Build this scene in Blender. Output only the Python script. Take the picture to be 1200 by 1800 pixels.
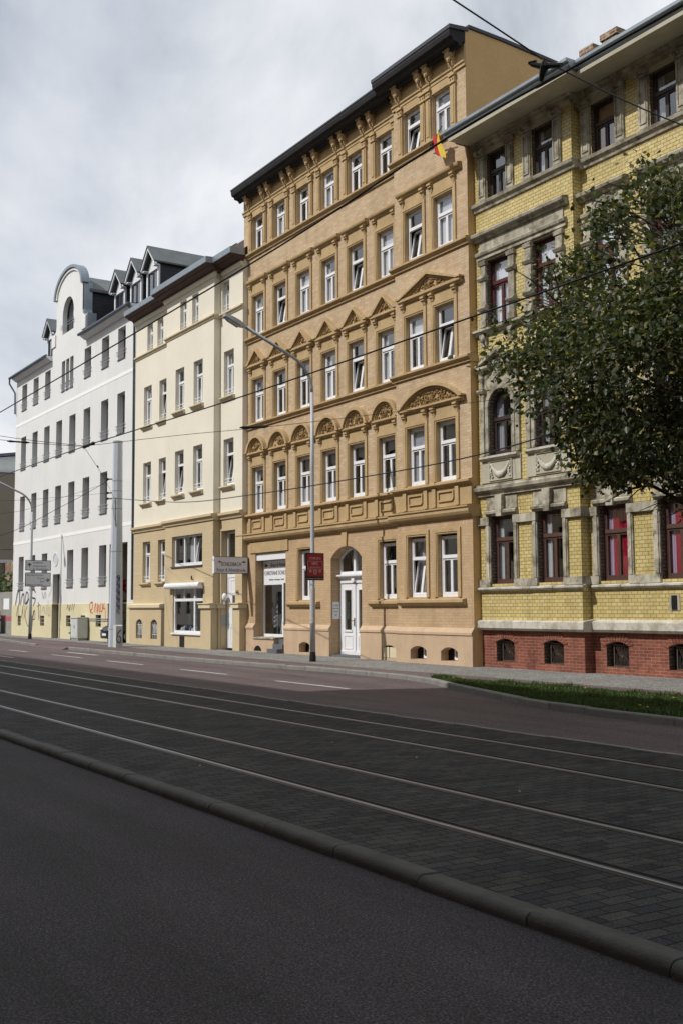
import bpy, bmesh, math, random
import numpy as np
from math import sin, cos, pi, radians, sqrt, atan2, hypot
random.seed(7); RNG = np.random.default_rng(11)
for o in list(bpy.data.objects): bpy.data.objects.remove(o, do_unlink=True)
SC = bpy.context.scene
COL = SC.collection

# ------------------------------------------------------------------ camera
cam_d = bpy.data.cameras.new('camera'); cam = bpy.data.objects.new('camera', cam_d); COL.objects.link(cam)
cam_d.sensor_fit = 'VERTICAL'; cam_d.sensor_height = 36.0; cam_d.lens = 38.0
cam_d.clip_start = 0.1; cam_d.clip_end = 3000.0
from mathutils import Matrix, Vector
PSI = radians(57.2700103); PIT = math.atan(167 / 1900.0); ROL = -radians(0.3)
fw = Vector((-sin(PSI) * cos(PIT), cos(PSI) * cos(PIT), sin(PIT)))
rt = Vector((cos(PSI), sin(PSI), 0)); up = rt.cross(fw)
r2 = rt * cos(ROL) + up * sin(ROL); u2 = -rt * sin(ROL) + up * cos(ROL)
m = Matrix((r2, u2, -fw)).transposed().to_4x4(); m.translation = (0, 0, 1.8)
cam.matrix_world = m
SC.camera = cam

# ------------------------------------------------------------------ light
SUN_EL, SUN_AZ = radians(47), radians(13)          # azimuth measured from the street's far facade normal, towards the left
sd = bpy.data.lights.new('sun', 'SUN'); sun = bpy.data.objects.new('sun', sd); COL.objects.link(sun)
sd.energy = 3.7; sd.angle = radians(0.55); sd.color = (1.0, 0.965, 0.915)
sdir = Vector((-sin(SUN_AZ) * cos(SUN_EL), -cos(SUN_AZ) * cos(SUN_EL), sin(SUN_EL)))
sun.rotation_euler = sdir.to_track_quat('Z', 'Y').to_euler(); sun.location = (-20, -30, 60)

W = bpy.data.worlds.new('World'); SC.world = W; W.use_nodes = True
nt = W.node_tree; N = nt.nodes; L = nt.links; N.clear()
out = N.new('ShaderNodeOutputWorld')
sky = N.new('ShaderNodeTexSky'); sky.sky_type = 'NISHITA'; sky.sun_disc = False
sky.sun_elevation = SUN_EL; sky.sun_rotation = atan2(sdir.x, sdir.y)
bg1 = N.new('ShaderNodeBackground'); bg1.inputs[1].default_value = 0.11
L.new(sky.outputs[0], bg1.inputs[0])
tc = N.new('ShaderNodeTexCoord'); mp = N.new('ShaderNodeMapping'); mp.inputs['Scale'].default_value = (1, 1, 1.25)
mp.inputs['Location'].default_value = (0.35, 0.1, 0.0)
L.new(tc.outputs['Generated'], mp.inputs[0])
n1 = N.new('ShaderNodeTexNoise'); n1.inputs['Scale'].default_value = 2.5; n1.inputs['Detail'].default_value = 7; n1.inputs['Roughness'].default_value = 0.56; n1.inputs['Distortion'].default_value = 0.35
L.new(mp.outputs[0], n1.inputs['Vector'])
cr = N.new('ShaderNodeValToRGB')
cr.color_ramp.elements[0].position = 0.38; cr.color_ramp.elements[0].color = (0.47, 0.51, 0.575, 1)
cr.color_ramp.elements[1].position = 0.60; cr.color_ramp.elements[1].color = (0.90, 0.915, 0.95, 1)
e = cr.color_ramp.elements.new(0.49); e.color = (0.70, 0.735, 0.79, 1)
L.new(n1.outputs['Fac'], cr.inputs[0])
bg2 = N.new('ShaderNodeBackground'); bg2.inputs[1].default_value = 1.0; L.new(cr.outputs[0], bg2.inputs[0])
n2 = N.new('ShaderNodeTexNoise'); n2.inputs['Scale'].default_value = 1.7; n2.inputs['Detail'].default_value = 4
L.new(mp.outputs[0], n2.inputs['Vector'])
cm = N.new('ShaderNodeMapRange'); cm.inputs[1].default_value = 0.28; cm.inputs[2].default_value = 0.5; cm.inputs[3].default_value = 0.72; cm.inputs[4].default_value = 1.0
L.new(n2.outputs['Fac'], cm.inputs[0])
mx = N.new('ShaderNodeMixShader'); L.new(cm.outputs[0], mx.inputs[0]); L.new(bg1.outputs[0], mx.inputs[1]); L.new(bg2.outputs[0], mx.inputs[2])
L.new(mx.outputs[0], out.inputs[0])
SC.view_settings.view_transform = 'Standard'; SC.view_settings.look = 'None'; SC.view_settings.exposure = 0.0; SC.view_settings.gamma = 1.0
SC.view_settings.use_curve_mapping = False
try:
    SC.cycles.max_bounces = 6; SC.cycles.transparent_max_bounces = 10; SC.cycles.glossy_bounces = 3; SC.cycles.diffuse_bounces = 3
except Exception: pass

# ------------------------------------------------------------------ materials
def lin(c): 
    c = c / 255.0
    return c / 12.92 if c <= 0.04045 else ((c + 0.055) / 1.055) ** 2.4
def S(r, g, b, k=1.0): return (lin(r) * k, lin(g) * k, lin(b) * k, 1)
class MT:
    def __init__(s, name):
        s.m = bpy.data.materials.new(name); s.m.use_nodes = True
        s.n = s.m.node_tree.nodes; s.l = s.m.node_tree.links; s.b = s.n['Principled BSDF']; s.o = s.n['Material Output']
    def node(s, t, **k):
        x = s.n.new(t)
        for a, v in k.items(): setattr(x, a, v)
        return x
    def link(s, a, b): s.l.new(a, b)
    def pos(s): return s.node('ShaderNodeNewGeometry').outputs['Position']
    def uv(s, pos=None):          # (x+y, z) so that fronts and sides both carry level courses
        sp = s.node('ShaderNodeSeparateXYZ'); s.link(pos or s.pos(), sp.inputs[0])
        ad = s.node('ShaderNodeMath'); ad.operation = 'ADD'; s.link(sp.outputs[0], ad.inputs[0]); s.link(sp.outputs[1], ad.inputs[1])
        cb = s.node('ShaderNodeCombineXYZ'); s.link(ad.outputs[0], cb.inputs[0]); s.link(sp.outputs[2], cb.inputs[1])
        return cb.outputs[0]
    def noise(s, scale, detail=4, rough=0.55, vec=None, stretch=None):
        t = s.node('ShaderNodeTexNoise'); t.inputs['Scale'].default_value = scale; t.inputs['Detail'].default_value = detail; t.inputs['Roughness'].default_value = rough
        v = vec or s.pos()
        if stretch:
            mp = s.node('ShaderNodeMapping'); mp.inputs['Scale'].default_value = stretch; s.link(v, mp.inputs[0]); v = mp.outputs[0]
        s.link(v, t.inputs['Vector']); return t.outputs['Fac']
    def ramp(s, fac, p0, p1, c0, c1):
        r = s.node('ShaderNodeValToRGB'); r.color_ramp.elements[0].position = p0; r.color_ramp.elements[1].position = p1
        r.color_ramp.elements[0].color = c0; r.color_ramp.elements[1].color = c1; s.link(fac, r.inputs[0]); return r.outputs[0]
    def mul(s, a, b, fac=1.0, mode='MULTIPLY'):
        x = s.node('ShaderNodeMix'); x.data_type = 'RGBA'; x.blend_type = mode
        if isinstance(fac, float): x.inputs[0].default_value = fac
        else: s.link(fac, x.inputs[0])
        for i, v in ((6, a), (7, b)):
            if isinstance(v, tuple): x.inputs[i].default_value = v
            else: s.link(v, x.inputs[i])
        return x.outputs[2]
    def bump(s, h, strength=0.3, dist=0.02):
        b = s.node('ShaderNodeBump'); b.inputs['Strength'].default_value = strength; b.inputs['Distance'].default_value = dist
        s.link(h, b.inputs['Height']); s.link(b.outputs[0], s.b.inputs['Normal'])
    def col(s, c):
        if isinstance(c, tuple): s.b.inputs['Base Color'].default_value = c
        else: s.link(c, s.b.inputs['Base Color'])
    def fin(s, rough=0.8, spec=0.3, metal=0.0):
        s.b.inputs['Roughness'].default_value = rough; s.b.inputs['Metallic'].default_value = metal
        try: s.b.inputs['Specular IOR Level'].default_value = spec
        except Exception: pass
        return s.m
def g(v): return (v, v, v, 1)
def plaster(name, c, var=0.16, scale=1.3, rough=0.9, bump=0.12, streak=0.0, fine=28, dirt=None):
    t = MT(name)
    a = t.ramp(t.noise(scale, 5), 0.3, 0.72, g(1 - var), g(1.0))
    x = t.mul(c, a)
    if streak:
        st = t.ramp(t.noise(1.5, 6, 0.65, stretch=(1.3, 1.3, 0.16)), 0.40, 0.60, g(1 - streak), g(1.0)); x = t.mul(x, st)
    if dirt:
        d = t.ramp(t.noise(3.1, 6, 0.65), 0.46, 0.64, g(0.0), g(1.0)); x = t.mul(x, dirt, d, 'MIX')
    f = t.noise(fine, 4, 0.6); x = t.mul(x, t.ramp(f, 0.3, 0.7, g(0.93), g(1.03)))
    t.col(x); t.bump(f, bump, 0.02); return t.fin(rough, 0.2)
def bricks(name, c1, c2, mortar, bw, bh, ms, rough=0.75, bump=0.4, spec=0.3, var=0.15, blotch=None, smooth=0.1, streak=0.16):
    t = MT(name); b = t.node('ShaderNodeTexBrick')
    b.inputs['Color1'].default_value = c1; b.inputs['Color2'].default_value = c2; b.inputs['Mortar'].default_value = mortar
    b.inputs['Scale'].default_value = 1; b.inputs['Brick Width'].default_value = bw; b.inputs['Row Height'].default_value = bh
    b.inputs['Mortar Size'].default_value = ms; b.inputs['Mortar Smooth'].default_value = smooth; b.inputs['Bias'].default_value = 0
    t.link(t.uv(), b.inputs['Vector'])
    x = t.mul(b.outputs['Color'], t.ramp(t.noise(1.1, 5), 0.3, 0.7, g(1 - var), g(1.0)))
    if blotch:
        d = t.ramp(t.noise(1.9, 6, 0.65), 0.52, 0.66, g(0.0), g(1.0)); x = t.mul(x, blotch, d, 'MIX')
    x = t.mul(x, t.ramp(t.noise(22, 3), 0.3, 0.7, g(0.9), g(1.05)))
    x = t.mul(x, t.ramp(t.noise(1.7, 6, 0.62, stretch=(1.4, 1.4, 0.22)), 0.50, 0.70, g(1.0), g(1 - streak)))
    t.col(x)
    inv = t.node('ShaderNodeMath'); inv.operation = 'SUBTRACT'; inv.inputs[0].default_value = 1.0; t.link(b.outputs['Fac'], inv.inputs[1])
    t.bump(inv.outputs[0], bump, 0.012); return t.fin(rough, spec)
def simple(name, c, rough=0.5, spec=0.4, metal=0.0, var=0.12, scale=9):
    t = MT(name); t.col(t.mul(c, t.ramp(t.noise(scale, 4), 0.3, 0.7, g(1 - var), g(1.0)))); return t.fin(rough, spec, metal)

M = {}
M['tan_brick'] = bricks('tan_painted_brick', S(202, 181, 152), S(186, 161, 129), S(180, 155, 124), 0.26, 0.085, 0.008, 0.85, 0.2, 0.2, 0.13)
M['tan_low'] = bricks('tan_painted_brick_low', S(198, 171, 138), S(188, 160, 126), S(180, 152, 118), 0.26, 0.085, 0.008, 0.85, 0.2, 0.2, 0.14)
M['tan_plinth'] = plaster('tan_plinth_plaster', S(200, 174, 146), 0.16, 1.5, streak=0.08)
M['tan_trim'] = plaster('tan_trim_stucco', S(191, 165, 124), 0.2, 2.3, streak=0.10)
M['tan_side'] = plaster('tan_gable_plaster', S(202, 168, 118), 0.12, 0.7, fine=14)
M['black_wood'] = simple('black_stained_wood', S(42, 40, 42), 0.7, 0.25, var=0.4, scale=4)
M['white_paint'] = simple('white_window_paint', S(228, 229, 232), 0.45, 0.4, var=0.05)
M['cream'] = plaster('cream_plaster', S(228, 222, 205), 0.09, 0.6, streak=0.015)
M['cream_low'] = plaster('ochre_plaster', S(200, 182, 148), 0.12, 0.8, streak=0.02)
M['cream_trim'] = plaster('ochre_trim', S(214, 200, 170), 0.12, 1.6)
M['brown_wood'] = simple('brown_eaves_boards', S(78, 58, 54), 0.7, 0.3, var=0.25, scale=3)
M['zinc'] = simple('zinc_sheet', S(150, 160, 168), 0.42, 0.5, 0.55, var=0.2, scale=3)
M['zinc_dark'] = simple('dark_zinc_sheet', S(92, 100, 112), 0.45, 0.5, 0.4, var=0.25, scale=2)
M['white_wall'] = plaster('white_plaster', S(222, 222, 220), 0.09, 0.45, streak=0.03)
M['white_band'] = plaster('bright_white_band', S(238, 238, 236), 0.03, 1)
M['white_plinth'] = plaster('yellow_plinth_plaster', S(212, 203, 168), 0.10, 1.1)
M['slate'] = bricks('slate_cladding', S(52, 54, 62), S(44, 46, 54), S(26, 27, 32), 0.3, 0.2, 0.012, 0.6, 0.4, 0.4)
M['roof_felt'] = simple('grey_roof_sheet', S(104, 110, 112), 0.7, 0.3, var=0.25, scale=1.5)
M['roof_tile'] = bricks('brown_roof_tiles', S(88, 66, 56), S(66, 52, 47), S(34, 28, 27), 0.25, 0.28, 0.02, 0.85, 0.6)
M['yellow_brick'] = bricks('yellow_glazed_brick', S(212, 195, 136), S(196, 176, 112), S(122, 106, 76), 0.19, 0.094, 0.0065, 0.42, 0.5, 0.45, 0.12, None, 0.0)
M['red_brick'] = bricks('red_base_brick', S(156, 92, 72), S(132, 74, 60), S(160, 130, 114), 0.25, 0.08, 0.008, 0.8, 0.5, 0.25, 0.35, S(112, 66, 56))
M['stone_trim'] = plaster('weathered_stone_trim', S(200, 193, 174), 0.28, 2.6, streak=0.34, dirt=S(112, 106, 92), bump=0.35, fine=16)
M['stone_pale'] = plaster('pale_base_stone', S(204, 200, 188), 0.2, 2.5, dirt=S(160, 154, 138))
M['stone_cap'] = plaster('eaves_render', S(190, 185, 166), 0.18, 1.2, streak=0.12)
M['dark_reveal'] = bricks('bare_reveal_brick', S(138, 124, 112), S(116, 103, 94), S(84, 74, 68), 0.2, 0.09, 0.014, 0.9, 0.8)
M['dark_wood'] = simple('dark_brown_frame', S(62, 50, 46), 0.5, 0.4, var=0.3)
M['red_wood'] = simple('oxblood_frame', S(88, 40, 38), 0.5, 0.4, var=0.3)
M['brown_frame'] = simple('brown_frame', S(92, 66, 58), 0.5, 0.4, var=0.25)
M['grey_frame'] = simple('anthracite_frame', S(58, 60, 66), 0.45, 0.4)
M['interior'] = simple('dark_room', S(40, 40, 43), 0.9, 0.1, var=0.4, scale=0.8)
M['curtain'] = simple('white_curtain', S(214, 216, 220), 0.9, 0.1, var=0.1, scale=3)
M['curtain_red'] = simple('crimson_curtain', S(170, 20, 58), 0.85, 0.15, var=0.25, scale=3)
M['curtain_lilac'] = simple('lilac_curtain', S(196, 176, 204), 0.9, 0.1, var=0.1, scale=3)
M['blind'] = simple('grey_blind', S(176, 178, 186), 0.8, 0.2, var=0.05)
M['paper'] = simple('white_sheet', S(226, 228, 236), 0.8, 0.2, var=0.08, scale=2)
M['board'] = simple('weathered_board', S(176, 120, 78), 0.8, 0.2, var=0.4, scale=4)
M['iron'] = simple('dark_iron', S(40, 38, 38), 0.55, 0.4, 0.3)
M['rust'] = simple('rusty_grille', S(96, 78, 66), 0.75, 0.3, 0.1, var=0.4, scale=20)
M['galv'] = simple('galvanised_steel', S(172, 176, 180), 0.45, 0.5, 0.35, var=0.18, scale=5)
M['pole_grey'] = simple('grey_painted_pole', S(176, 180, 186), 0.5, 0.4, 0.1, var=0.1, scale=6)
M['sticker'] = simple('sticker_residue', S(208, 208, 206), 0.8, 0.2, var=0.5, scale=30)
M['mast'] = plaster('grey_mast_paint', S(190, 197, 206), 0.10, 2.2, 0.6, 0.05)
M['concrete'] = plaster('concrete', S(158, 156, 148), 0.25, 2.5, streak=0.15)
M['cabinet_l'] = simple('light_grey_cabinet', S(196, 200, 198), 0.6, 0.3, var=0.12, scale=3)
M['sign_grey'] = simple('grey_sign_face', S(200, 202, 208), 0.5, 0.4, var=0.05)
M['sign_back'] = simple('dark_sign_rim', S(40, 44, 52), 0.5, 0.4)
M['light_box'] = simple('pale_light_box', S(222, 223, 228), 0.35, 0.4, var=0.04)
M['ink'] = simple('black_lettering', S(22, 22, 26), 0.6, 0.3)
M['ink_grey'] = simple('grey_lettering', S(96, 98, 106), 0.6, 0.3)
M['poster_red'] = simple('dark_red_poster', S(150, 30, 42), 0.45, 0.4, var=0.15, scale=6)
M['poster_ink'] = simple('pale_poster_print', S(206, 188, 184), 0.6, 0.3)
M['graf_black'] = simple('black_spray', S(40, 42, 50), 0.6, 0.3)
M['graf_red'] = simple('red_spray', S(214, 70, 48), 0.6, 0.3)
M['graf_blue'] = simple('blue_marker', S(52, 52, 96), 0.6, 0.3)
M['wire'] = simple('black_cable', S(24, 24, 26), 0.5, 0.4)
M['chimney'] = bricks('chimney_brick', S(140, 108, 88), S(112, 84, 70), S(178, 160, 140), 0.25, 0.09, 0.014, 0.9, 0.6, 0.2, 0.3, S(176, 160, 140))
M['asphalt_roof'] = simple('dark_roof_edge', S(70, 72, 78), 0.6, 0.3)
M['ornament'] = plaster('dark_ornament_stucco', S(150, 122, 82), 0.35, 8)
M['stone_orn'] = plaster('carved_stone', S(176, 172, 160), 0.35, 9, dirt=S(120, 114, 102))
M['grey_neighbour'] = plaster('taupe_gable_plaster', S(152, 144, 128), 0.1, 0.6)
M['white_trim'] = simple('white_trim', S(220, 222, 224), 0.6, 0.3)
M['red_strip'] = simple('pink_painted_band', S(178, 96, 108), 0.8, 0.2)
M['black_flag'] = simple('black_cloth', S(26, 24, 28), 0.85, 0.1)
M['red_flag'] = simple('red_cloth', S(206, 74, 76), 0.85, 0.1)
M['gold_flag'] = simple('gold_cloth', S(232, 204, 84), 0.85, 0.1)
M['step'] = simple('grey_granite_step', S(104, 106, 112), 0.8, 0.3, var=0.25, scale=20)
M['bark'] = plaster('lime_bark', S(84, 74, 62), 0.4, 6, bump=0.6, fine=20)
M['car_paint'] = simple('black_car_paint', S(20, 24, 28), 0.2, 0.6)
M['car_glass'] = simple('tinted_car_glass', S(14, 16, 20), 0.08, 0.6)
M['tyre'] = simple('tyre_rubber', S(24, 24, 26), 0.85, 0.2)
M['alloy'] = simple('alloy_rim', S(150, 152, 156), 0.35, 0.5, 0.7)
M['lamp_clear'] = simple('clear_headlamp', S(214, 220, 226), 0.1, 0.7)
M['bridal'] = simple('ivory_satin', S(222, 216, 204), 0.55, 0.4)

def glass():
    t = MT('window_glass'); t.n.remove(t.b)
    tr = t.node('ShaderNodeBsdfTransparent'); tr.inputs[0].default_value = (0.90, 0.92, 0.93, 1)
    gl = t.node('ShaderNodeBsdfGlossy'); gl.inputs['Roughness'].default_value = 0.015; gl.inputs[0].default_value = (0.95, 0.97, 1, 1)
    bp = t.node('ShaderNodeBump'); bp.inputs['Strength'].default_value = 0.05; bp.inputs['Distance'].default_value = 0.02
    t.link(t.noise(1.6, 2), bp.inputs['Height']); t.link(bp.outputs[0], gl.inputs['Normal'])
    lw = t.node('ShaderNodeLayerWeight'); lw.inputs[0].default_value = 0.5     # facing is the same from both sides, so daylight passes into the rooms
    pw = t.node('ShaderNodeMath'); pw.operation = 'POWER'; pw.inputs[1].default_value = 4.0; t.link(lw.outputs['Facing'], pw.inputs[0])
    mr = t.node('ShaderNodeMapRange'); mr.inputs[1].default_value = 0; mr.inputs[2].default_value = 1; mr.inputs[3].default_value = 0.20; mr.inputs[4].default_value = 1.0
    t.link(pw.outputs[0], mr.inputs[0])
    mx = t.node('ShaderNodeMixShader'); t.link(mr.outputs[0], mx.inputs[0]); t.link(tr.outputs[0], mx.inputs[1]); t.link(gl.outputs[0], mx.inputs[2])
    t.link(mx.outputs[0], t.o.inputs[0]); return t.m
M['glass'] = glass()

def asphalt(name, c, var=0.25, speck=0.5):
    t = MT(name)
    x = t.mul(c, t.ramp(t.noise(0.5, 6, 0.6), 0.3, 0.7, g(1 - var), g(1.05)))
    x = t.mul(x, t.ramp(t.noise(1.3, 4, 0.6, stretch=(0.06, 1, 1)), 0.38, 0.62, g(0.82), g(1.1)))
    x = t.mul(x, t.ramp(t.noise(0.9, 7, 0.75), 0.60, 0.66, g(1.0), g(0.8)))
    f = t.noise(70, 5, 0.85); x = t.mul(x, t.ramp(f, 0.43, 0.58, g(1 - speck * 1.3), g(1 + speck * 1.6)))
    v = t.node('ShaderNodeTexVoronoi'); v.inputs['Scale'].default_value = 38; t.link(t.pos(), v.inputs['Vector'])
    x = t.mul(x, t.ramp(v.outputs['Distance'], 0.08, 0.26, g(2.6), g(1.0)), 0.7)
    sc = t.node('ShaderNodeVectorMath'); sc.operation = 'SCALE'; sc.inputs['Scale'].default_value = 110; t.link(t.pos(), sc.inputs[0])
    fl = t.node('ShaderNodeVectorMath'); fl.operation = 'FLOOR'; t.link(sc.outputs[0], fl.inputs[0])
    wn = t.node('ShaderNodeTexWhiteNoise'); t.link(fl.outputs[0], wn.inputs['Vector'])
    x = t.mul(x, t.ramp(wn.outputs['Value'], 0.05, 0.97, g(0.55), g(1.55)))       # stone chips of the wearing course
    t.col(x); t.bump(f, 0.4, 0.008); return t.fin(0.85, 0.25)
M['asphalt_near'] = asphalt('asphalt_near', (0.042, 0.037, 0.0385, 1))
M['asphalt_far'] = asphalt('reddish_asphalt', (0.108, 0.084, 0.084, 1), 0.18, 0.3)
M['cycle'] = asphalt('cycle_path_asphalt', (0.120, 0.090, 0.090, 1), 0.15, 0.3)
def setts():
    t = MT('black_paving_blocks'); b = t.node('ShaderNodeTexBrick')
    sp = t.node('ShaderNodeSeparateXYZ'); t.link(t.pos(), sp.inputs[0])
    cb = t.node('ShaderNodeCombineXYZ'); t.link(sp.outputs[1], cb.inputs[0]); t.link(sp.outputs[0], cb.inputs[1])
    nz = t.node('ShaderNodeTexNoise'); nz.inputs['Scale'].default_value = 1.2; t.link(t.pos(), nz.inputs['Vector'])
    sc = t.node('ShaderNodeVectorMath'); sc.operation = 'SCALE'; sc.inputs['Scale'].default_value = 0.07; t.link(nz.outputs['Color'], sc.inputs[0])
    ad = t.node('ShaderNodeVectorMath'); t.link(cb.outputs[0], ad.inputs[0]); t.link(sc.outputs[0], ad.inputs[1]); t.link(ad.outputs[0], b.inputs['Vector'])
    b.inputs['Color1'].default_value = (0.054, 0.053, 0.049, 1); b.inputs['Color2'].default_value = (0.027, 0.028, 0.030, 1); b.inputs['Mortar'].default_value = (0.006, 0.006, 0.006, 1)
    b.inputs['Brick Width'].default_value = 0.25; b.inputs['Row Height'].default_value = 0.118; b.inputs['Mortar Size'].default_value = 0.007; b.inputs['Scale'].default_value = 1; b.inputs['Mortar Smooth'].default_value = 0.3
    x = t.mul(b.outputs['Color'], t.ramp(t.noise(1.4, 5), 0.3, 0.7, g(0.75), g(1.25)))
    d = t.ramp(t.noise(2.4, 6, 0.7), 0.56, 0.72, g(0), g(0.5)); x = t.mul(x, (0.10, 0.094, 0.078, 1), d, 'MIX')
    f = t.noise(60, 4, 0.8); x = t.mul(x, t.ramp(f, 0.4, 0.6, g(0.55), g(1.5)))
    t.col(x)
    inv = t.node('ShaderNodeMath'); inv.operation = 'SUBTRACT'; inv.inputs[0].default_value = 1; t.link(b.outputs['Fac'], inv.inputs[1])
    ad2 = t.node('ShaderNodeMath'); ad2.operation = 'MULTIPLY_ADD'; t.link(f, ad2.inputs[0]); ad2.inputs[1].default_value = 0.5; t.link(inv.outputs[0], ad2.inputs[2])
    t.bump(ad2.outputs[0], 0.6, 0.012); return t.fin(0.8, 0.12)
M['setts'] = setts()
def mosaic():
    t = MT('granite_mosaic_paving'); v = t.node('ShaderNodeTexVoronoi'); v.feature = 'DISTANCE_TO_EDGE'; v.inputs['Scale'].default_value = 15
    t.link(t.pos(), v.inputs['Vector'])
    v2 = t.node('ShaderNodeTexVoronoi'); v2.inputs['Scale'].default_value = 15; t.link(t.pos(), v2.inputs['Vector'])
    x = t.ramp(v.outputs['Distance'], 0.02, 0.14, (0.10, 0.098, 0.09, 1), (0.30, 0.295, 0.28, 1))
    bw = t.node('ShaderNodeRGBToBW'); t.link(v2.outputs['Color'], bw.inputs[0])
    x = t.mul(x, t.ramp(bw.outputs[0], 0.2, 0.8, g(0.7), g(1.15)))
    x = t.mul(x, t.ramp(t.noise(0.7, 5), 0.3, 0.7, g(0.8), g(1.05)))
    t.col(x); t.bump(v.outputs['Distance'], 0.6, 0.02); return t.fin(0.85, 0.25)
M['mosaic'] = mosaic()
M['kerb_stone'] = plaster('granite_kerb', S(136, 135, 130), 0.28, 3.5, 0.75, 0.3, fine=70)
M['kerb_near'] = plaster('dark_granite_kerb', S(80, 80, 77), 0.38, 4.5, 0.7, 0.35, fine=45)
M['soil'] = plaster('lawn_soil', S(46, 58, 26), 0.4, 3)
M['marking'] = plaster('worn_white_road_paint', S(196, 194, 190), 0.4, 5)
M['steel'] = simple('polished_rail_steel', S(142, 143, 147), 0.38, 0.5, 0.88, var=0.15, scale=8)
M['rail_dark'] = simple('rail_groove', S(20, 19, 19), 0.8, 0.2)
M['ground'] = plaster('bare_ground', S(104, 98, 88), 0.3, 0.4)

def leafmat(name, ca, cb, rough=0.5, trans=0.3):
    t = MT(name); ge = t.node('ShaderNodeNewGeometry')
    x = t.ramp(ge.outputs['Random Per Island'], 0.0, 1.0, ca, cb)
    r = x.node; e = r.color_ramp.elements.new(0.9); e.color = tuple(v * 1.0 for v in cb[:3]) + (1,)
    r.color_ramp.elements[2].color = (cb[0] * 1.9, cb[1] * 1.45, cb[2] * 1.2, 1)
    t.col(x); t.fin(rough, 0.35)
    tl = t.node('ShaderNodeBsdfTranslucent'); t.link(t.mul(x, (1.5, 1.7, 0.6, 1)), tl.inputs[0])
    mx = t.node('ShaderNodeMixShader'); mx.inputs[0].default_value = trans
    t.link(t.b.outputs[0], mx.inputs[1]); t.link(tl.outputs[0], mx.inputs[2]); t.link(mx.outputs[0], t.o.inputs[0]); return t.m
M['leaf'] = leafmat('lime_leaf', (0.026, 0.037, 0.019, 1), (0.082, 0.094, 0.045, 1), 0.42, 0.28)
M['bract'] = leafmat('dry_lime_bract', (0.16, 0.14, 0.055, 1), (0.27, 0.23, 0.10, 1), 0.7, 0.3)
M['ivy'] = leafmat('shrub_leaf', (0.05, 0.075, 0.035, 1), (0.10, 0.13, 0.07, 1), 0.6, 0.2)
M['grass'] = leafmat('grass_blade', (0.030, 0.060, 0.012, 1), (0.062, 0.098, 0.022, 1), 0.6, 0.2)
M['yellow_leaf'] = simple('yellow_leaf', S(206, 178, 40), 0.8, 0.2)

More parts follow.
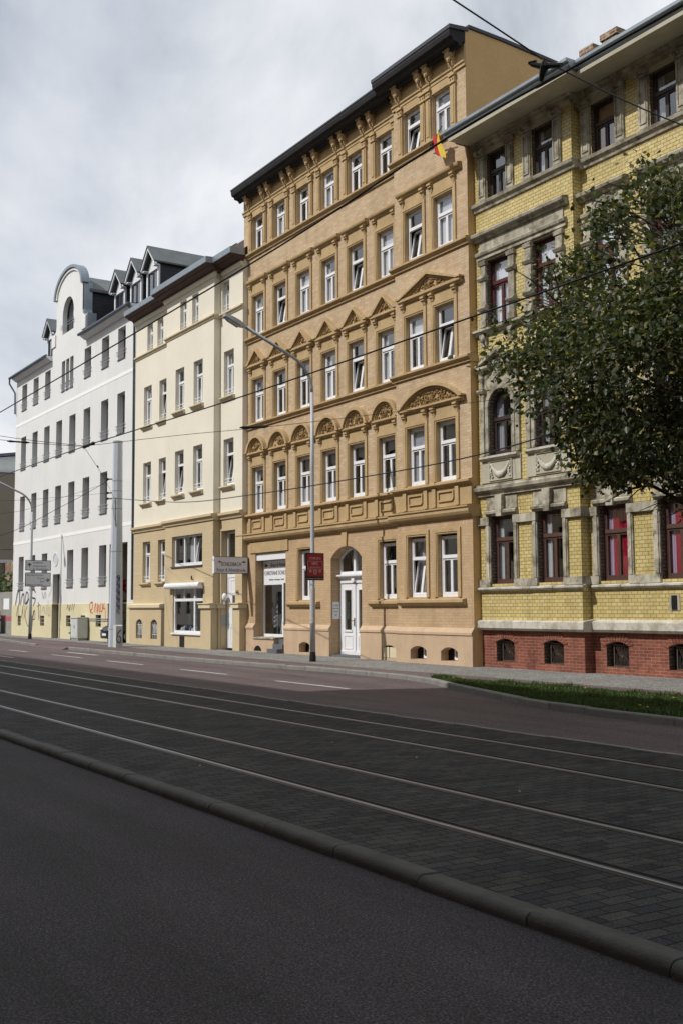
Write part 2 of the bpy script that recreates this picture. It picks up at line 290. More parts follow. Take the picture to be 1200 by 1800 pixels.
# ------------------------------------------------------------------ geometry helpers
ORG = {}
class MB:
    def __init__(s): s.v = []; s.f = []
    def add(s, vs, fs):
        n = len(s.v); s.v += [tuple(v) for v in vs]; s.f += [tuple(i + n for i in f) for f in fs]; return s
    def quad(s, a, b, c, d): return s.add([a, b, c, d], [(0, 1, 2, 3)])
    def box(s, x0, x1, y0, y1, z0, z1):
        return s.add([(x0, y0, z0), (x1, y0, z0), (x1, y1, z0), (x0, y1, z0), (x0, y0, z1), (x1, y0, z1), (x1, y1, z1), (x0, y1, z1)],
                     [(0, 3, 2, 1), (4, 5, 6, 7), (0, 1, 5, 4), (1, 2, 6, 5), (2, 3, 7, 6), (3, 0, 4, 7)])
    def ext(s, pts, ax, a, b):          # polygon extruded along an axis; pts: Y->(x,z)  X->(y,z)  Z->(x,y)
        def P(p, t): return (p[0], t, p[1]) if ax == 'Y' else ((t, p[0], p[1]) if ax == 'X' else (p[0], p[1], t))
        n = len(pts); vs = [P(p, a) for p in pts] + [P(p, b) for p in pts]
        return s.add(vs, [tuple(range(n))[::-1], tuple(range(n, 2 * n))] + [(i, (i + 1) % n, n + (i + 1) % n, n + i) for i in range(n)])
    def prof(s, x0, x1, y, pr):         # cornice: (out, z) closed polygon swept along X, out towards the street
        return s.ext([(y - o, z) for o, z in pr], 'X', x0, x1)
    def ring(s, inner, outer, y0, y1):  # open strip between two equally long polylines in (x,z), extruded y0..y1
        n = len(inner)
        for i in range(n - 1):
            s.ext([inner[i], inner[i + 1], outer[i + 1], outer[i]], 'Y', y0, y1)
        return s
    def tube(s, pts, r, n=8, caps=True):
        pts = [Vector(p) for p in pts]; k = len(pts); rs = r if isinstance(r, (list, tuple)) else [r] * k
        base = len(s.v); prev = None
        for i in range(k):
            t = (pts[min(i + 1, k - 1)] - pts[max(i - 1, 0)]).normalized()
            if prev is None: a = t.orthogonal().normalized()
            else: a = (prev - t * prev.dot(t)).normalized()
            prev = a; b = t.cross(a)
            for j in range(n):
                q = 2 * pi * j / n; s.v.append(tuple(pts[i] + a * (cos(q) * rs[i]) + b * (sin(q) * rs[i])))
        for i in range(k - 1):
            for j in range(n):
                s.f.append((base + i * n + j, base + i * n + (j + 1) % n, base + (i + 1) * n + (j + 1) % n, base + (i + 1) * n + j))
        if caps: s.f.append(tuple(base + j for j in range(n))[::-1]); s.f.append(tuple(base + (k - 1) * n + j for j in range(n)))
        return s
    def lathe(s, c, pr, n=12, rot=0.0):
        base = len(s.v)
        for r, z in pr:
            for j in range(n): q = 2 * pi * j / n + rot; s.v.append((c[0] + r * cos(q), c[1] + r * sin(q), c[2] + z))
        for i in range(len(pr) - 1):
            for j in range(n): s.f.append((base + i * n + j, base + i * n + (j + 1) % n, base + (i + 1) * n + (j + 1) % n, base + (i + 1) * n + j))
        s.f.append(tuple(base + j for j in range(n))[::-1]); s.f.append(tuple(base + (len(pr) - 1) * n + j for j in range(n))); return s
    def blob(s, c, rx, ry, rz, n=6, m=4):
        base = len(s.v); s.v.append((c[0], c[1], c[2] - rz))
        for i in range(1, m):
            p = -pi / 2 + pi * i / m
            for j in range(n): q = 2 * pi * j / n; s.v.append((c[0] + rx * cos(p) * cos(q), c[1] + ry * cos(p) * sin(q), c[2] + rz * sin(p)))
        s.v.append((c[0], c[1], c[2] + rz)); top = len(s.v) - 1
        for j in range(n):
            s.f.append((base, base + 1 + (j + 1) % n, base + 1 + j)); s.f.append((top, top - n + j, top - n + (j + 1) % n))
        for i in range(m - 2):
            for j in range(n): a = base + 1 + i * n; s.f.append((a + j, a + (j + 1) % n, a + n + (j + 1) % n, a + n + j))
        return s
    def build(s, name, mat, parent=None, smooth=False, label=None, cat=None, group=None, kind=None, org=None, fix=True):
        o0 = ORG.get(parent.name, (0, 0, 0)) if parent else (org or (0, 0, 0))
        me = bpy.data.meshes.new(name)
        me.from_pydata([(a - o0[0], b - o0[1], c - o0[2]) for a, b, c in s.v], [], s.f); 
        if fix:
            bm = bmesh.new(); bm.from_mesh(me); bmesh.ops.recalc_face_normals(bm, faces=bm.faces); bm.to_mesh(me); bm.free()
        if smooth: me.polygons.foreach_set('use_smooth', [True] * len(me.polygons))
        me.materials.append(M[mat]); me.update()
        o = bpy.data.objects.new(name, me); COL.objects.link(o); ORG[o.name] = o0
        if parent: o.parent = parent
        elif org: o.location = org
        tag(o, label, cat, group, kind); return o
def tag(o, label=None, cat=None, group=None, kind=None):
    if label: o['label'] = label
    if cat: o['category'] = cat
    if group: o['group'] = group
    if kind: o['kind'] = kind
    return o
def thing(name, label, cat, loc, group=None):
    o = bpy.data.objects.new(name, None); COL.objects.link(o); o.location = loc; o.empty_display_size = 0.3
    ORG[o.name] = tuple(loc); return tag(o, label, cat, group)

def arc(xc, zs, hw, rise, n=14):        # left -> right, segmental/round/elliptical arch points
    return [(xc - hw * cos(pi * i / n), zs + rise * sin(pi * i / n)) for i in range(n + 1)]
def seg(x0, x1, zs, rise, n=12):        # circular segment left -> right
    hw = (x1 - x0) / 2; xc = (x0 + x1) / 2
    R = (hw * hw + rise * rise) / (2 * rise); a = math.asin(min(1, hw / R)) if rise <= hw else pi / 2
    return [(xc + R * sin(-a + 2 * a * i / n), zs + rise - R + R * cos(-a + 2 * a * i / n)) for i in range(n + 1)]
def wall(mb, x0, x1, z0, z1, y, ops, rev=None):
    """front sheet with openings (ox0,ox1,oz0,oz1,depth,rise); reveals go into rev (or mb)"""
    many = isinstance(rev, list)
    rv = mb if (many or rev is None) else rev
    xs = sorted({x0, x1} | {v for o in ops for v in (o[0], o[1]) if x0 < v < x1})
    zs = sorted({z0, z1} | {v for o in ops for v in (o[2], o[3] + o[5]) if z0 < v < z1})
    for i in range(len(xs) - 1):
        j = 0
        while j < len(zs) - 1:
            def hole(jj):
                cx = (xs[i] + xs[i + 1]) / 2; cz = (zs[jj] + zs[jj + 1]) / 2
                return any(o[0] < cx < o[1] and o[2] < cz < o[3] + o[5] for o in ops)
            if hole(j): j += 1; continue
            k = j
            while k + 1 < len(zs) - 1 and not hole(k + 1): k += 1
            mb.quad((xs[i], y, zs[j]), (xs[i + 1], y, zs[j]), (xs[i + 1], y, zs[k + 1]), (xs[i], y, zs[k + 1])); j = k + 1
    for a, b, c, d, dep, rise in ops:
        Y = y + dep
        if many: rv = MB(); rev.append(rv)
        rv.quad((a, y, c), (a, Y, c), (a, Y, d), (a, y, d)); rv.quad((b, y, c), (b, Y, c), (b, Y, d), (b, y, d))
        if c > z0 + .001: rv.quad((a, y, c), (b, y, c), (b, Y, c), (a, Y, c))
        if rise <= 0: rv.quad((a, y, d), (b, y, d), (b, Y, d), (a, Y, d))
        else:
            p = seg(a, b, d, rise); t = d + rise
            for i in range(len(p) - 1):
                (xa, za), (xb, zb) = p[i], p[i + 1]
                mb.quad((xa, y, za), (xb, y, zb), (xb, y, t), (xa, y, t)); rv.quad((xa, y, za), (xb, y, zb), (xb, Y, zb), (xa, Y, za))
def shell(mb, x0, x1, y0, y1, z0, z1, top=True):   # sides, back and top of a body whose front is made elsewhere
    mb.quad((x0, y0, z0), (x0, y1, z0), (x0, y1, z1), (x0, y0, z1)); mb.quad((x1, y0, z0), (x1, y1, z0), (x1, y1, z1), (x1, y0, z1))
    mb.quad((x0, y1, z0), (x1, y1, z0), (x1, y1, z1), (x0, y1, z1))
    if top: mb.quad((x0, y0, z1), (x1, y0, z1), (x1, y1, z1), (x0, y1, z1))

def curtain(mb, x0, x1, z0, z1, y, amp=0.02, wl=0.11):
    n = max(3, int((x1 - x0) / 0.03)); ph = random.random() * 6
    for i in range(n):
        a = x0 + (x1 - x0) * i / n; b = x0 + (x1 - x0) * (i + 1) / n
        ya = y + amp * sin(a * 2 * pi / wl + ph); yb = y + amp * sin(b * 2 * pi / wl + ph)
        mb.quad((a, ya, z0), (b, yb, z0), (b, yb, z1), (a, ya, z1))
def window(root, x0, x1, z0, z1, y, fm='white_paint', fwid=0.06, split=0.66, tilt=(), cur=None, curm='curtain', arch=0.0, top_tilt=False, label=None, bars=True, glaz='glass'):
    """casement: frame, transom, upper light, two lower leaves (each may be tilted), glass, optional curtain"""
    mb = MB(); d = 0.07; f = fwid; tr = 0.10
    zt = z0 + (z1 - z0) * split; ztop = z1 + arch
    mb.box(x0, x0 + f, y, y + d, z0, z1); mb.box(x1 - f, x1, y, y + d, z0, z1)
    mb.box(x0 + f, x1 - f, y, y + d, z0, z0 + f * 1.5)
    pn = MB(); yg = y + 0.045
    if arch > 0:
        o = seg(x0, x1, z1, arch); i_ = seg(x0 + f, x1 - f, z1, arch - f * 0.9); mb.ring(i_, o, y, y + d)
        for k in range(len(i_) - 1): pn.quad((i_[k][0], yg, zt), (i_[k + 1][0], yg, zt), (i_[k + 1][0], yg, i_[k + 1][1]), (i_[k][0], yg, i_[k][1]))
    else:
        mb.box(x0 + f, x1 - f, y, y + d, z1 - f, z1)
        pn.quad((x0 + f, yg, zt), (x1 - f, yg, zt), (x1 - f, yg, z1 - f), (x0 + f, yg, z1 - f))
        u = 0.035
        mb.box(x0 + f, x0 + f + u, y + 0.015, y + d - .005, zt + tr / 2, z1 - f); mb.box(x1 - f - u, x1 - f, y + 0.015, y + d - .005, zt + tr / 2, z1 - f)
        mb.box(x0 + f + u, x1 - f - u, y + 0.015, y + d - .005, z1 - f - u, z1 - f)
    mb.box(x0 + f, x1 - f, y - 0.018, y + d + .002, zt - tr / 2, zt + tr / 2)
    xc = (x0 + x1) / 2
    lv = [(x0 + f, xc), (xc, x1 - f)]
    for k, (a, b) in enumerate(lv):
        w = 0.05; lo = z0 + f * 1.5 + .003; hi = zt - tr / 2 - .003; t = 0.16 if k in tilt else 0.0
        def sh(bx):
            xa, xb, za, zb = bx; vs = []
            y0_, y1_ = y + 0.012, y + 0.062
            Z = lambda zz: t * (zz - lo) / (hi - lo)
            vs = [(xa, y0_ + Z(za), za), (xb, y0_ + Z(za), za), (xb, y1_ + Z(za), za), (xa, y1_ + Z(za), za), (xa, y0_ + Z(zb), zb), (xb, y0_ + Z(zb), zb), (xb, y1_ + Z(zb), zb), (xa, y1_ + Z(zb), zb)]
            mb.add(vs, [(0, 3, 2, 1), (4, 5, 6, 7), (0, 1, 5, 4), (1, 2, 6, 5), (2, 3, 7, 6), (3, 0, 4, 7)])
        for bx in ((a + .002, a + w, lo, hi), (b - w, b - .002, lo, hi), (a + w, b - w, lo, lo + w), (a + w, b - w, hi - w, hi)): sh(bx)
        pn.quad((a + w, yg, lo + w), (b - w, yg, lo + w), (b - w, yg + t, hi - w), (a + w, yg + t, hi - w))
    fr = mb.build('window', fm, root, label=label)
    pn.build('pane', glaz, fr, fix=False)
    if cur:
        c = MB(); yy = y + (0.28 if tilt else 0.105); wd = x1 - x0; H0, H1 = z0 + 0.05, (z1 + arch * .8)
        if cur == 'full': curtain(c, x0 + .02, x1 - .02, H0, H1, yy, .012)
        elif cur == 'left': curtain(c, x0 + .02, x0 + wd * .33, H0, H1, yy)
        elif cur == 'right': curtain(c, x1 - wd * .33, x1 - .02, H0, H1, yy)
        elif cur == 'both': curtain(c, x0 + .02, x0 + wd * .27, H0, H1, yy); curtain(c, x1 - wd * .27, x1 - .02, H0, H1, yy)
        elif cur == 'low': curtain(c, x0 + .02, x1 - .02, H0, z0 + (zt - z0) * .55, yy, .012, .06)
        elif cur == 'top': curtain(c, x0 + .02, x1 - .02, zt - .05, H1, yy, .012, .08)
        elif cur == 'flat': c.box(x0 + .03, x1 - .03, yy - .02, yy, H0, H1)
        c.build('curtain', curm, fr)
    return fr
def text(root, s, x, y, z, size, mat, align='LEFT', rz=0.0, name='lettering', dep=0.004, sx=1.0, nrm='front', roll=0.0):
    cu = bpy.data.curves.new(name, 'FONT'); cu.body = s; cu.size = size; cu.extrude = dep; cu.align_x = align; cu.resolution_u = 2
    tmp = bpy.data.objects.new('tmp_text', cu); COL.objects.link(tmp)
    me = bpy.data.meshes.new_from_object(tmp.evaluated_get(bpy.context.evaluated_depsgraph_get()))
    bpy.data.objects.remove(tmp, do_unlink=True); bpy.data.curves.remove(cu)
    R = Matrix.Rotation(rz, 4, 'Z') @ Matrix.Rotation(pi / 2, 4, 'X') @ Matrix.Rotation(roll, 4, 'Z') @ Matrix.Diagonal((sx, 1, 1, 1))
    me.transform(Matrix.Translation((x, y, z)) @ R)
    o0 = ORG.get(root.name, (0, 0, 0)); me.transform(Matrix.Translation((-o0[0], -o0[1], -o0[2])))
    me.materials.clear(); me.materials.append(M[mat]); me.name = name
    o = bpy.data.objects.new(name, me); COL.objects.link(o); o.parent = root; ORG[o.name] = o0; return o
def ribbon(mb, pts, w, y, jit=0.0):     # flat spray stroke on a wall facing the street; pts (x,z)
    for i in range(len(pts) - 1):
        (xa, za), (xb, zb) = pts[i], pts[i + 1]; dx, dz = xb - xa, zb - za; l = hypot(dx, dz) or 1e-6; nx, nz = -dz / l * w / 2, dx / l * w / 2
        yy = y - 0.0004 * (i % 3)
        mb.quad((xa - nx, yy, za - nz), (xb - nx, yy, zb - nz), (xb + nx, yy, zb + nz), (xa + nx, yy, za + nz))
def spline(pts, n=6):
    out = []; P = [pts[0]] + list(pts) + [pts[-1]]
    for i in range(1, len(P) - 2):
        p0, p1, p2, p3 = P[i - 1:i + 3]
        for k in range(n):
            t = k / n
            out.append(tuple(0.5 * ((2 * b) + (c - a) * t + (2 * a - 5 * b + 4 * c - d) * t * t + (-a + 3 * b - 3 * c + d) * t ** 3) for a, b, c, d in zip(p0, p1, p2, p3)))
    out.append(tuple(pts[-1])); return out
def ornament(root, parent, cx, z0, z1, hw, y, mat, n, shape, seed, size=0.035):
    rr = random.Random(seed); mb = MB()
    mb.blob((cx, y - .01, z0 + (z1 - z0) * .48), .085, .06, (z1 - z0) * .36, 8, 6)
    for i in range(n):
        x = cx + rr.uniform(-hw, hw); z = z0 + rr.random() * (z1 - z0)
        if not shape(x, z): continue
        s = size * rr.uniform(.6, 1.3); mb.blob((x, y - rr.uniform(0, .03), z), s * rr.uniform(.6, 1.5), s, s * rr.uniform(.6, 1.4), 5, 3)
    return mb.build('ornament', mat, parent, smooth=True)

def build_all(lst, name, mat, root):
    for q in lst: q.build(name, mat, root)
def profs(spans, pr, name, mat, root):     # one part per straight run
    deep = max(y for _, _, y in spans)         # a run that stands forward reaches back to the deepest wall plane, so its end is closed
    for x0, x1, y in spans: q = MB(); q.prof(x0, x1, y, [(o if o > .0005 else o - (deep - y), z) for o, z in pr]); q.build(name, mat, root)
# ================================================================== TAN APARTMENT HOUSE
YM, YR = 20.05, 19.75
XL, XS, XR = -38.45, -27.5, -23.83
tan = thing('apartment_house', 'tall tan apartment house with black eaves, arched pediments and a white double door', 'house', (-31, 20, 0.1))
CX = [-37.225 + 1.757 * i for i in range(6)]           # bays of the recessed part
RX = [(-26.93, -26.03), (-25.45, -24.53)]             # two bays of the projecting part
HW = 0.46
FL = {1: (5.5, 7.3), 2: (9.1, 10.83), 3: (12.6, 14.22), 4: (16.08, 17.5)}
DEP = 0.14
opsM = [(c - HW, c + HW, a, b, DEP, 0) for c in CX for a, b in FL.values()]
opsR = [(a, b, z0, z1, DEP, 0) for a, b in RX for z0, z1 in FL.values()]
mb = MB(); rv = []
wall(mb, XL, XS, 4.55, 18.5, YM, opsM, rv); wall(mb, XS, XR, 4.55, 18.5, YR, opsR, rv)
mb.quad((XS, YR, 4.55), (XS, YM, 4.55), (XS, YM, 18.5), (XS, YR, 18.5))
mb.build('upper_wall', 'tan_brick', tan); build_all(rv, 'window_reveal', 'tan_trim', tan)
# ground floor
GW = [(-34.08, -33.16), (-28.9, -27.98)]
DOOR = (-31.9, -29.98, 0.1, 3.48, 0.42, 0.40)
SHOP = (-37.42, -35.05, 0.1, 3.88, 0.40, 0)
opM = [DOOR, SHOP] + [(a, b, 2.06, 3.9, DEP, 0) for a, b in GW]
opR = [(a, b, 2.08, 3.93, DEP, 0) for a, b in RX]
mb = MB(); rv = []
cut = lambda o: (o[0], o[1], max(o[2], .95), o[3], o[4], o[5])
wall(mb, XL, XS, 0.95, 4.55, YM, [cut(o) for o in opM], rv); wall(mb, XS, XR, 0.95, 4.55, YR, opR, rv)
mb.quad((XS, YR, 0.1), (XS, YM, 0.1), (XS, YM, 4.55), (XS, YR, 4.55))
for x in (DOOR[0], DOOR[1], SHOP[0], SHOP[1]): mb.quad((x, YM, .08), (x, YM + .4, .08), (x, YM + .4, .95), (x, YM, .95))
mb.build('ground_floor_wall', 'tan_low', tan); build_all(rv, 'opening_reveal', 'tan_low', tan)
# plinth with bevelled cap, cellar openings
def plinth(mb, x0, x1, y, ops, top=0.95, out=0.08, rv=None):
    wall(mb, x0, x1, 0.08, top, y - out, ops, rv)
    mb.quad((x0, y - out, top), (x1, y - out, top), (x1, y - out - .03, top + .03), (x0, y - out - .03, top + .03))
    mb.quad((x0, y - out - .03, top + .03), (x1, y - out - .03, top + .03), (x1, y - out - .03, top + .10), (x0, y - out - .03, top + .10))
    mb.quad((x0, y - out - .03, top + .10), (x1, y - out - .03, top + .10), (x1, y - .003, top + .24), (x0, y - .003, top + .24))
    for x in (x0, x1): mb.add([(x, y - out, .08), (x, y - .001, .08), (x, y - .001, top + .24), (x, y - .003, top + .24), (x, y - out - .03, top + .1), (x, y - out - .03, top + .03), (x, y - out, top)], [(0, 1, 2, 3, 4, 5, 6)])
rv = []
VT = [(-33.95, -33.2, 0.18, 0.46, .3, .10), (-28.72, -27.95, 0.18, 0.48, .05, .10)]
VR = [(-26.78, -25.98, 0.22, 0.5, .3, .12), (-25.28, -24.5, 0.22, 0.5, .3, .12)]
for pa in ((XL, SHOP[0], YM, []), (SHOP[1], DOOR[0], YM, VT[:1]), (DOOR[1], XS - .001, YM, VT[1:]), (XS, XR, YR, VR)):
    mb = MB(); plinth(mb, *pa, rv=rv); mb.build('plinth', 'tan_plinth', tan)
build_all(rv, 'cellar_reveal', 'tan_plinth', tan)
for a, b, c, d, dp, r in [VT[0]] + VR:
    mb = MB(); Y = (YR if a > XS else YM) - .08 + dp
    mb.box(a, b, Y - .02, Y + .01, c - .02, d + r)
    f = mb.build('cellar_window', 'interior', tan)
    mb = MB(); xm = a + (b - a) * .42
    for q in ((xm, b - .01, c + .02, c + .09), (xm, xm + .05, c + .09, d), (b - .06, b - .01, c + .09, d), (xm, b - .01, d, d + .05)): mb.box(q[0], q[1], Y - .05, Y - .022, q[2], q[3])
    mb.build('frame', 'white_paint', f)
a, b, c, d, dp, r = VT[1]; mb = MB(); Y = YM - .08 + .03
for k in range(2):
    xa = a + .02 + k * (b - a) / 2; xb = xa + (b - a) / 2 - .04; mb.box(xa, xb, Y - .015, Y, c + .01, d + .04)
mb.build('cellar_hatch', 'cream_trim', tan)
# body
mb = MB(); shell(mb, XL + .05, XR - .05, YM + .45, 31.5, 0.1, 17.6, False)
mb.build('rear_wall', 'tan_side', tan); mb = MB()
mb.ext([(YR + .004, .1), (31.5, .1), (31.5, 18.0), (24.5, 18.74), (21.2, 18.9), (YR + .004, 18.92)], 'X', XR - .12, XR); mb.build('gable_wall', 'tan_side', tan); mb = MB()
mb.ext([(YM + .02, .1), (YM + .02, 17.4), (31.5, 17.4), (31.5, 18.0), (24.5, 18.74), (21.2, 18.9), (YM, 18.92)], 'X', XL, XL + .12); mb.build('gable_wall', 'tan_side', tan)
mb = MB(); mb.ext([(YR + .1, 18.93), (21.2, 18.91), (24.5, 18.75), (31.7, 18.01), (31.7, 18.09), (24.5, 18.84), (21.2, 19.01), (YR + .1, 19.03)], 'X', XR - .2, XR + .05)
mb.build('gable_coping', 'asphalt_roof', tan)
mb = MB(); mb.ext([(YM - .1, 18.6), (21.2, 18.85), (24.5, 18.7), (31.5, 17.98), (31.5, 17.8), (YM - .1, 18.4)], 'X', XL + .12, XR - .2); mb.build('roof', 'roof_felt', tan)
mb = MB(); mb.quad((XL + .1, YM + .75, .1), (XR - .1, YM + .75, .1), (XR - .1, YM + .75, 18.4), (XL + .1, YM + .75, 18.4)); mb.build('room_wall', 'interior', tan)
# eaves: black cornice, frieze mouldings
EP = [(-.05, 18.46), (.10, 18.46), (.13, 18.34), (.22, 18.30), (.28, 18.40), (.44, 18.42), (.47, 18.50), (.57, 18.54), (.60, 18.66), (.60, 18.74), (-.05, 18.80)]
profs([(XL - .03, XS - .36, YM), (XS - .36, XR - .002, YR)], EP, 'eaves_cornice', 'black_wood', tan)
mb = MB(); mb.prof(XL - .05, XS - .38, YM, [(.58, 18.745), (.62, 18.745), (.62, 18.80), (-.1, 18.90), (-.1, 18.83)]); mb.prof(XS - .379, XR + .04, YR, [(.58, 18.745), (.62, 18.745), (.62, 18.86), (-.1, 18.95), (-.1, 18.83)])
mb.build('gutter_edge', 'asphalt_roof', tan)
mb = MB()
for x0, x1, y in ((XL - .02, XS, YM), (XS - .02, XR + .02, YR)):
    mb.prof(x0, x1, y, [(-.02, 17.76), (.05, 17.76), (.05, 17.84), (.09, 17.87), (.09, 17.92), (-.02, 17.96)])
    mb.box(x0 + .03, x1 - .03, y - .025, y + .02, 17.96, 18.45)
mb.build('frieze', 'tan_trim', tan)
def console_big(x, y):
    mb = MB()
    S_ = [(0, 17.98), (.05, 17.90), (.12, 17.93), (.16, 18.02), (.15, 18.10), (.22, 18.14), (.28, 18.24), (.28, 18.36), (0, 18.36)]
    mb.ext([(y - o, z) for o, z in S_], 'X', x - .10, x + .10)
    mb.box(x - .14, x + .14, y - .32, y, 18.362, 18.43)
    for s in (-1, 1): mb.tube([(x + s * .101, y - .19, 18.25), (x + s * .135, y - .19, 18.25)], .075, 8)
    mb.blob((x, y - .20, 18.11), .07, .07, .09, 6, 4); mb.blob((x, y - .07, 17.90), .055, .06, .09, 6, 4)
    return mb.build('eaves_console', 'tan_trim', tan)
for x in [-37.88, -36.62, -36.15, -34.9, -34.36, -33.14, -32.6, -31.3, -30.8, -29.6, -29.04]: console_big(x, YM)
for x in [-27.12, -25.93, -25.5, -24.38]: console_big(x, YR)
console_big(-27.62, YM)
# storey strings
SP = [(-.02, 0), (.06, 0), (.07, .07), (.13, .10), (.16, .13), (.16, .19), (.10, .21), (-.02, .22)]
for z in (8.86, 12.36, 15.84):
    profs([(XL - .1, XS - .12, YM), (XS - .14, XR + .06, YR)], [(o, z + h) for o, h in SP], 'string_course', 'tan_trim', tan)
# first-floor sill ledge made of stones, panel zone, ground-floor cornice
def stones(x0, x1, y):
    mb = MB(); x = x0
    while x < x1 - .1:
        w = min(random.choice((.72, .86, .95, 1.02)), x1 - x); mb.prof(x, x + w - .012, y, [(-.02, 5.30), (.06, 5.30), (.09, 5.36), (.17, 5.38), (.17, 5.44), (-.02, 5.49)]); x += w
    return mb
stones(XL - .1, XS - .15, YM).build('sill_ledge', 'tan_trim', tan); stones(XS - .15, XR + .05, YR).build('sill_ledge', 'tan_trim', tan)
CP = [(-.02, 4.36), (.05, 4.36), (.08, 4.42), (.16, 4.45), (.20, 4.52), (.20, 4.62), (.24, 4.64), (.24, 4.68), (-.02, 4.73)]
profs([(XL - .24, XS - .22, YM), (XS - .24, XR + .05, YR)], CP, 'ground_floor_cornice', 'tan_trim', tan)
mb = MB(); mb.box(XL, XS - .02, YM - .03, YM + .01, 4.73, 5.30); mb.box(XS - .02, XR, YR - .03, YR + .01, 4.73, 5.30)
BAYS = [(c - HW, c + HW, YM) for c in CX] + [(a, b, YR) for a, b in RX]
for a, b, y in BAYS:
    for x in (a - .17, b): mb.box(x, x + .17, y - .085, y - .03, 4.74, 5.29)
mb.build('panel_zone', 'tan_trim', tan)
for a, b, y in BAYS:
    mb = MB(); x0, x1, z0, z1 = a + .10, b - .08, 4.88, 5.20; k = .045
    def chamf(i):
        c = .07; return [(x0 + i, z0 + i), (x1 - i - c, z0 + i), (x1 - i, z0 + i + c), (x1 - i, z1 - i), (x0 + i, z1 - i), (x0 + i, z0 + i)]
    mb.ring(chamf(k), chamf(0), y - .075, y - .03); mb.build('panel', 'tan_trim', tan)
# window surrounds, hoods, consoles
def surround(a, b, z0, z1, y, top=True):
    mb = MB(); w = .17
    for x0, x1, o in ((a - w, a - .055, .045), (b + .055, b + w, .045), (a - .055, a - .012, .025), (b + .012, b + .055, .025)): mb.box(x0, x1, y - o, y + .01, z0, z1 + (w if o > .03 else .05))
    mb.box(a - .055, b + .055, y - .045, y + .01, z1 + .055, z1 + w); mb.box(a - .012, b + .012, y - .025, y + .01, z1 + .008, z1 + .055)
    return mb
def console_small(x, y, zt, h=.27, drop=True, root=tan):
    mb = MB(); mb.box(x - .09, x + .09, y - .15, y, zt - .06, zt)
    mb.ext([(y, zt - .06), (y - .12, zt - .06), (y - .12, zt - .12), (y - .07, zt - .17), (y - .05, zt - h + .03), (y, zt - h + .03)], 'X', x - .07, x + .07)
    for s in (-1, 1): mb.tube([(x + s * .072, y - .075, zt - .11), (x + s * .088, y - .075, zt - .11)], .04, 7)
    if drop: mb.ext([(x - .06, zt - h + .03), (x + .06, zt - h + .03), (x, zt - h - .05)], 'Y', y - .05, y)
    return mb.build('console', 'tan_trim', root)
def rake(x0, x1, zb, za, y, ledge):     # triangular pediment on its own base ledge
    xc = (x0 + x1) / 2; mb = MB()
    mb.prof(x0 + .03, x1 - .03, y, [(-.02, ledge), (.07, ledge), (.09, ledge + .05), (.15, ledge + .07), (.15, zb), (-.02, zb)])
    def tri(i, dz=0): return [(x0 + i * 1.9, zb + .002 + dz), (xc, za - i * 1.15 + dz), (x1 - i * 1.9, zb + .002 + dz)]
    mb.ring(tri(.085), tri(0), y - .18, y); mb.ring(tri(.15), tri(.087), y - .11, y); mb.ring(tri(.20), tri(.152), y - .07, y)
    t = tri(.202); mb.ext(t, 'Y', y - .03, y + .005)
    mb.box(x0 - .03, x0 + .12, y - .19, y, zb + .001, zb + .05); mb.box(x1 - .12, x1 + .03, y - .19, y, zb + .001, zb + .05)
    return mb.build('pediment', 'tan_trim', tan), t
def lunette(x0, x1, zb, za, y, ledge):  # round or segmental pediment
    mb = MB(); xc = (x0 + x1) / 2; hw = (x1 - x0) / 2 - .02
    mb.prof(x0 + .02, x1 - .02, y, [(-.02, ledge), (.07, ledge), (.09, ledge + .05), (.15, ledge + .07), (.15, zb), (-.02, zb)])
    A = lambda i: seg(xc - hw + i, xc + hw - i, zb + .002, min(za - zb - i, hw - i), 16)
    mb.ring(A(.10), A(0), y - .18, y); mb.ring(A(.17), A(.102), y - .11, y); mb.ring(A(.21), A(.172), y - .07, y)
    mb.ext(A(.212), 'Y', y - .03, y + .005)
    mb.box(x0 - .04, x0 + .08, y - .2, y, zb + .001, zb + .05); mb.box(x1 - .08, x1 + .04, y - .2, y, zb + .001, zb + .05)
    return mb.build('pediment', 'tan_trim', tan), xc, hw - .22
for i, (a, b, y) in enumerate(BAYS):
    for fl, (z0, z1) in FL.items():
        if fl == 4: continue
        s_ = surround(a, b, z0, z1, y); hood = {1: 7.76, 2: 11.27, 3: 14.70}[fl]
        s_.box(a - .17, b + .17, y - .03, y + .01, z1 + .172, hood - .002)
        s_.build('window_surround', 'tan_trim', tan)
        for x in (a - .085, b + .085): console_small(x, y, hood - .004, drop=(fl != 2))
for i, c in enumerate(CX):
    x0, x1 = c - .78, c + .78
    p, t = rake(x0, x1, 11.42, 12.02, YM, 11.27)
    ornament(tan, p, c, 11.46, 11.74, .42, YM - .03, 'ornament', 60, lambda x, z: abs(x - c) < (11.80 - z) * 1.3, i)
    p, xc, rr_ = lunette(x0, x1, 7.89, 8.54, YM, 7.76)
    ornament(tan, p, c, 7.92, 8.33, .44, YM - .03, 'ornament', 90, lambda x, z: (x - c) ** 2 + (z - 7.9) ** 2 < .42 ** 2, 20 + i)
    mb = MB(); mb.prof(x0, x1, YM, [(-.02, 14.70), (.05, 14.70), (.08, 14.76), (.15, 14.79), (.17, 14.84), (.17, 14.89), (-.02, 14.93)]); mb.build('window_hood', 'tan_trim', tan)
xa, xb = -27.24, -24.08; cR = (xa + xb) / 2
p, t = rake(xa, xb, 11.42, 12.0, YR, 11.27); ornament(tan, p, cR, 11.46, 11.80, 1.1, YR - .03, 'ornament', 240, lambda x, z: abs(x - cR) < (11.84 - z) * 2.7, 51)
p, xc, rr_ = lunette(xa, xb, 7.89, 8.52, YR, 7.76); ornament(tan, p, cR, 7.92, 8.27, 1.2, YR - .03, 'ornament', 300, lambda x, z: (x - cR) ** 2 / 1.25 ** 2 + (z - 7.9) ** 2 / .40 ** 2 < 1, 52)
